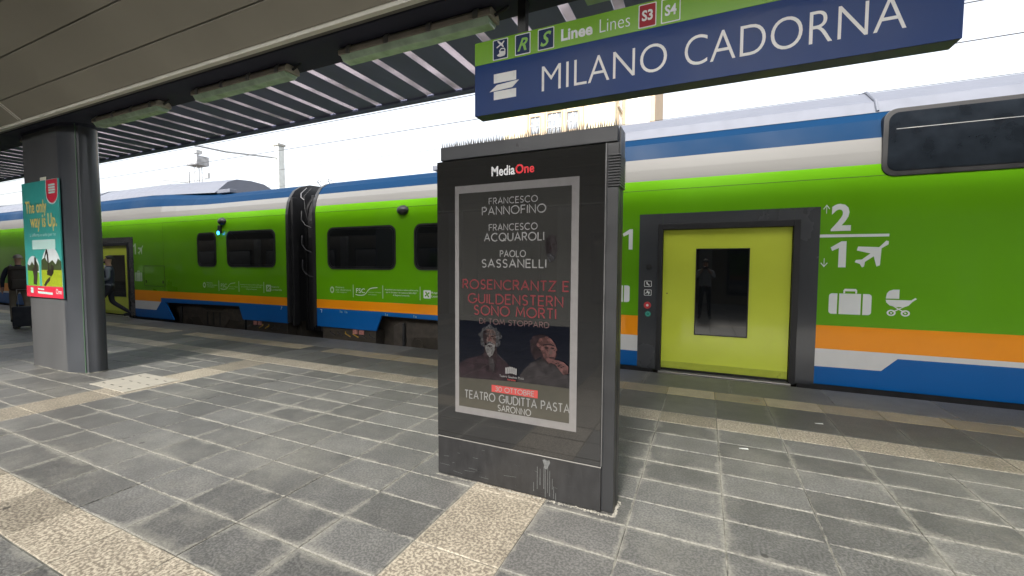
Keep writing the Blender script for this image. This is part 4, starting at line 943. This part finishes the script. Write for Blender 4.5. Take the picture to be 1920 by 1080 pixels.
for x in (-25.0, -22.3, -19.1, -16.5): MB().box(x-.22, x+.22, 59.72, 59.99, -1, 30.9).build('pilaster', CREAM2, bl)
b2 = thing('pale_building', 'overexposed pale building wing with a narrow window right of the cream building', 'building', (-9, 72, -1))
MB().box(-28, -8.2, 68, 80, -1, 33).build('wall', BWHT, b2)
MB().box(-8.195, -7.5, 67.5, 80, -1, 33).build('corner_pier', CREAM2, b2)
for i in range(-3, 2):
    z = 24.3+3.8*i
    f = MB().box(-11.9, -11.75, 61.6, 64.9, z-.25, z+2.95).build('window_frame', CREAM2, bl)
    MB().box(-11.748, -11.73, 62.0, 64.5, z, z+2.7).build('pane', BGLS, f)

#================================================================== PEOPLE
SKIN = mat('skin', (.42, .25, .18), .55, var=.05); KHAKI = mat('khaki trousers', (.17, .145, .11), .85, var=.15, scale=12); NAVY = mat('navy jacket', (.022, .028, .05), .8, var=.15, scale=9)
BRN = mat('brown backpack', (.040, .032, .026), .75, var=.25, scale=9); SHOE = mat('dark shoes', (.02, .02, .02), .5); GREYS = mat('grey shirt', (.16, .18, .21), .8, var=.1, scale=10); DNAVY = mat('dark trousers', (.016, .018, .026), .8, var=.15, scale=9)
GHAIR = mat('grey hair', (.30, .27, .24), .8, var=.2, scale=40); DHAIR = mat('dark hair', (.025, .02, .016), .7, var=.2, scale=40)
def skinbody(J, E, mats, fn, parent, H):
    me = bpy.data.meshes.new('body'); names = list(J); ix = {n: i for i, n in enumerate(names)}
    me.from_pydata([J[n][0] for n in names], [(ix[a], ix[b]) for a, b in E], [])
    o = bpy.data.objects.new('body', me); COL.objects.link(o)
    sk = o.modifiers.new('s', 'SKIN'); sk.use_smooth_shade = True
    for i, n in enumerate(names):
        r = J[n][1]; r = r if isinstance(r, tuple) else (r, r); me.skin_vertices[0].data[i].radius = r
    me.skin_vertices[0].data[ix['pelvis']].use_root = True
    ss = o.modifiers.new('u', 'SUBSURF'); ss.levels = 2; ss.render_levels = 2
    bpy.context.view_layer.update()
    m2 = bpy.data.meshes.new_from_object(o.evaluated_get(bpy.context.evaluated_depsgraph_get()))
    bpy.data.objects.remove(o)
    m2.materials.clear()
    for m in mats: m2.materials.append(m)
    for p in m2.polygons: p.material_index = fn(p.center); p.use_smooth = True
    b = bpy.data.objects.new('body', m2); COL.objects.link(b); b.parent = parent; return b
def person(name_label, loc, rz, J, fn, mats):
    t = thing('person', name_label, 'person', loc); t.rotation_euler = (0, 0, rz)
    E = [('pelvis', 'waist'), ('waist', 'chest'), ('chest', 'neck'), ('neck', 'chin'), ('chin', 'head'), ('head', 'crown')]
    for s in 'lr':
        E += [('pelvis', s+'hip'), (s+'hip', s+'knee'), (s+'knee', s+'ankle'), (s+'ankle', s+'toe'), ('chest', s+'sh'), (s+'sh', s+'elbow'), (s+'elbow', s+'wrist'), (s+'wrist', s+'palm')]
        for i in range(4): E += [(s+'palm', s+'f%da' % i), (s+'f%da' % i, s+'f%db' % i)]
        E += [(s+'wrist', s+'th')]
    skinbody(J, E, mats, fn, t, 1.75)
    return t
def joints(lk, la, rk, ra, le, lw, re, rw, hy=0):
    J = {'pelvis': ((0, 0, .94), (.15, .11)), 'waist': ((0, 0, 1.08), (.145, .105)), 'chest': ((0, .0, 1.32), (.17, .115)), 'neck': ((0, 0, 1.485), .058), 'chin': ((0, .02+hy, 1.56), (.062, .07)), 'head': ((0, .01+hy, 1.64), (.074, .09)), 'crown': ((0, -.005+hy, 1.705), (.058, .068))}
    for s, sx, kn, an, el, wr in (('l', -1, lk, la, le, lw), ('r', 1, rk, ra, re, rw)):
        J[s+'hip'] = ((sx*.095, 0, .88), .095); J[s+'knee'] = (kn, .062); J[s+'ankle'] = (an, .045); J[s+'toe'] = ((an[0]+sx*.015, an[1]+.17, max(an[2]-.055, .035)), (.040, .030))
        J[s+'sh'] = ((sx*.19, 0, 1.41), .062); J[s+'elbow'] = (el, .046); J[s+'wrist'] = (wr, .032)
        d = (Vector(wr)-Vector(el)).normalized(); p = Vector(wr)+d*.07
        J[s+'palm'] = (tuple(p), (.034, .020)); side = d.cross(Vector((1, 0, 0))).normalized() if abs(d.x) < .9 else Vector((0, 1, 0))
        for i in range(4):
            q = p+d*(.035)+side*(.012*(i-1.5)*1.5); J[s+'f%da' % i] = (tuple(q), .0085)
            J[s+'f%db' % i] = (tuple(q+d*(.05-.006*abs(i-1.5))+Vector((-sx*.01, 0, 0))), .0075)
        J[s+'th'] = (tuple(Vector(wr)+d*.05+side*.04), .009)
    return J
# man walking away with a backpack
JA = joints((-.12, .10, .50), (-.13, -.02, .10), (.12, .02, .50), (.13, -.16, .13), (-.27, -.05, 1.14), (-.28, .04, .90), (.28, -.02, 1.14), (.30, .10, .92))
def fA(c):
    if c.z > 1.50: return 0
    if c.z < .10: return 3
    if c.z < .93 and abs(c.x) < .235: return 1
    if abs(c.x) > .235 and c.z < .93: return 0
    return 2
RZ_A = rad(76)
pa = person('man walking away with grey hair, navy jacket and khaki trousers, left of the column', (-15.98, 4.62, 0), RZ_A, JA, fA, [SKIN, KHAKI, NAVY, SHOE])
def headcap(parent, m, hy=0, full=True):
    bm = bmesh.new(); bmesh.ops.create_uvsphere(bm, u_segments=20, v_segments=12, radius=1)
    random.seed(2)
    for v in bm.verts:
        v.co = Vector((v.co.x*.087, v.co.y*.104-.012+hy, v.co.z*.098+1.665))
    bmesh.ops.delete(bm, geom=[v for v in bm.verts if v.co.z < 1.64+max(0, (v.co.y-hy)*.75)], context='VERTS')
    me = bpy.data.meshes.new('hair'); bm.to_mesh(me); bm.free(); me.materials.append(m)
    for p in me.polygons: p.use_smooth = True
    h = bpy.data.objects.new('hair', me); COL.objects.link(h); h.parent = parent
def face(parent, hy=0, beard=None):
    mb = MB(); mb.prism([(-.012, 1.60), (.012, 1.60), (.006, 1.65), (-.006, 1.65)], 'y', .085+hy, .112+hy)
    o = MB().prism([(-.012, 1.603), (.012, 1.603), (.006, 1.645), (-.006, 1.645)], 'y', .080+hy, .108+hy).build('nose', SKIN, None); o.parent = parent; o.location = (0, 0, 0)
    for sx in (-1, 1):
        e = MB().prism(ellipse(sx*.03, 1.645, .012, .006, 10), 'y', .086+hy, .094+hy).build('eye', SHOE, None); e.parent = parent; e.location = (0, 0, 0)
        e = MB().prism([(y_, z_) for y_, z_ in ellipse(.0+hy, 1.625, .016, .028, 10)], 'x', sx*.078, sx*.092).build('ear', SKIN, None); e.parent = parent; e.location = (0, 0, 0)
    e = MB().prism([(-.025, 1.573), (.025, 1.573), (.02, 1.583), (-.02, 1.583)], 'y', .08+hy, .094+hy).build('mouth', PRED, None); e.parent = parent; e.location = (0, 0, 0)
headcap(pa, GHAIR); face(pa)
def softbox(name, x0, x1, y0, y1, z0, z1, b, m, parent=None):
    bm = bmesh.new(); bmesh.ops.create_cube(bm, size=1)
    for v in bm.verts: v.co = Vector(((x0+x1)/2+v.co.x*(x1-x0), (y0+y1)/2+v.co.y*(y1-y0), (z0+z1)/2+v.co.z*(z1-z0)))
    bmesh.ops.bevel(bm, geom=bm.edges, offset=b, segments=3, affect='EDGES', profile=.6)
    me = bpy.data.meshes.new(name); bm.to_mesh(me); bm.free(); me.materials.append(m)
    for p in me.polygons: p.use_smooth = True
    o = bpy.data.objects.new(name, me); COL.objects.link(o)
    if parent: o.parent = parent
    return o
bp_ = thing('backpack', 'bulky dark brown backpack worn on the back of the walking man', 'backpack', (-15.98, 4.62, 0)); bp_.rotation_euler = (0, 0, RZ_A)
softbox('main_compartment', -.19, .19, -.33, -.09, .84, 1.42, .115, BRN, bp_)
softbox('front_pocket', -.15, .15, -.40, -.28, .88, 1.14, .055, BRN, bp_)
softbox('top_flap', -.19, .19, -.345, -.12, 1.36, 1.47, .04, BRN, bp_)
for sx in (-1, 1):
    o = MB().tube([(sx*.12, -.12, 1.42), (sx*.13, .02, 1.485), (sx*.13, .125, 1.38), (sx*.15, .10, 1.15), (sx*.17, -.10, .98)], .018, 6).build('shoulder_strap', BLK2, None); o.parent = bp_; o.location = (0, 0, 0)
sc = thing('suitcase', 'dark wheeled suitcase pulled beside the walking man, half behind the column', 'suitcase', (-14.62, 4.30, 0)); sc.rotation_euler = (0, 0, rad(60))
softbox('shell', -.19, .19, -.11, .11, .05, .52, .035, DNAVY, sc)
for sx in (-1, 1):
    o = MB().tube([(sx*.14, -.12, .04), (sx*.14, .12, .04)], .04, 12).build('wheel', BLK, None); o.parent = sc; o.location = (0, 0, 0)
o = MB().tube([(-.1, 0, .5), (-.1, -.08, .92), (.1, -.08, .92), (.1, 0, .5)], .010, 6).build('pull_handle', STEEL, None); o.parent = sc; o.location = (0, 0, 0)
# man in a navy vest stepping towards the camera
JB = joints((-.10, .22, .52), (-.10, .36, .13), (.11, -.02, .50), (.12, -.40, .17), (-.27, -.02, 1.14), (-.14, .22, 1.08), (.27, -.04, 1.14), (.12, .22, 1.02))
def fB(c):
    if c.z > 1.475: return 0
    if c.z < .12 and True: return 4
    if c.z < .95 and abs(c.x) < .3 and c.y < .6 and not (c.y > .17 and c.z > .88): return 1
    if c.y > .20 and .95 < c.z < 1.2: return 0
    if abs(c.x) > .155 or c.z < 1.0: return 3
    if abs(c.x) < .06 and c.y > .03: return 3
    return 2
pb = person('bearded man in navy vest over grey shirt walking beside the train doors', (-14.62, 5.88, 0), rad(150), JB, fB, [SKIN, DNAVY, NAVY, GREYS, SHOE])
headcap(pb, DHAIR); face(pb)
o = MB().prism([(-.055, 1.548), (.055, 1.548), (.066, 1.60), (.03, 1.572), (-.03, 1.572), (-.066, 1.60)], 'y', .062, .098).build('beard', DHAIR, None); o.parent = pb; o.location = (0, 0, 0)
o = MB().prism([(-.05, 1.44), (.05, 1.44), (.07, 1.50), (-.07, 1.50)], 'y', .055, .085).build('collar', LETW, None); o.parent = pb; o.location = (0, 0, 0)

# the photographer, standing right behind the camera; the door glass shows him
PALE = mat('pale shirt', (.34, .36, .40), .85, var=.08)
JP = joints((-.11, .03, .50), (-.13, 0, .09), (.11, .03, .50), (.14, 0, .09), (-.24, .13, 1.22), (-.09, .27, 1.44), (.24, .13, 1.22), (.09, .27, 1.44))
def fP(c):
    if c.z > 1.49: return 0
    if c.z < .10: return 3
    if c.z < .96: return 1
    if c.y > .24: return 0
    return 2
pp = person('man in pale shirt and dark trousers taking the photograph, seen mirrored in the door window', (0, -.50, 0), 0, JP, fP, [SKIN, DNAVY, PALE, SHOE])
headcap(pp, DHAIR); face(pp)
ph = MB().box(-.075, .075, -.095, -.085, 1.47, 1.545).build('phone', BLK2, None, bevel=.003); tag(ph, 'dark phone held up sideways by the man behind the camera', 'phone')

# litter on the platform
for x, y, r in ((.66, 5.60, 0), ):
    o = MB().tube([(.56+.05*math.cos(a), 5.52+.05*math.sin(a), .006) for a in [2*PI*i/20 for i in range(19)]], .003, 5).build('elastic_band', mat('tan rubber', (.3, .22, .12), .6), None)
    tag(o, 'tan elastic band loop lying on the yellow strip before the lime door', 'rubber band')
for n_, (x, y) in enumerate(((.30, 3.98), (1.02, 4.95), (2.5, 4.75))):
    o = MB().add([(x, y, .004), (x+.07, y+.01, .003), (x+.065, y+.032, .006), (x-.005, y+.02, .003)], [(0, 1, 2, 3)]).build('paper_scrap', LETW, None)
    tag(o, ['white paper scrap on the dark slabs nearest the totem', 'white paper scrap between the tan band and the train door', 'white paper scrap near the right edge beyond the tan band'][n_], 'litter')

S.render.engine = 'CYCLES'
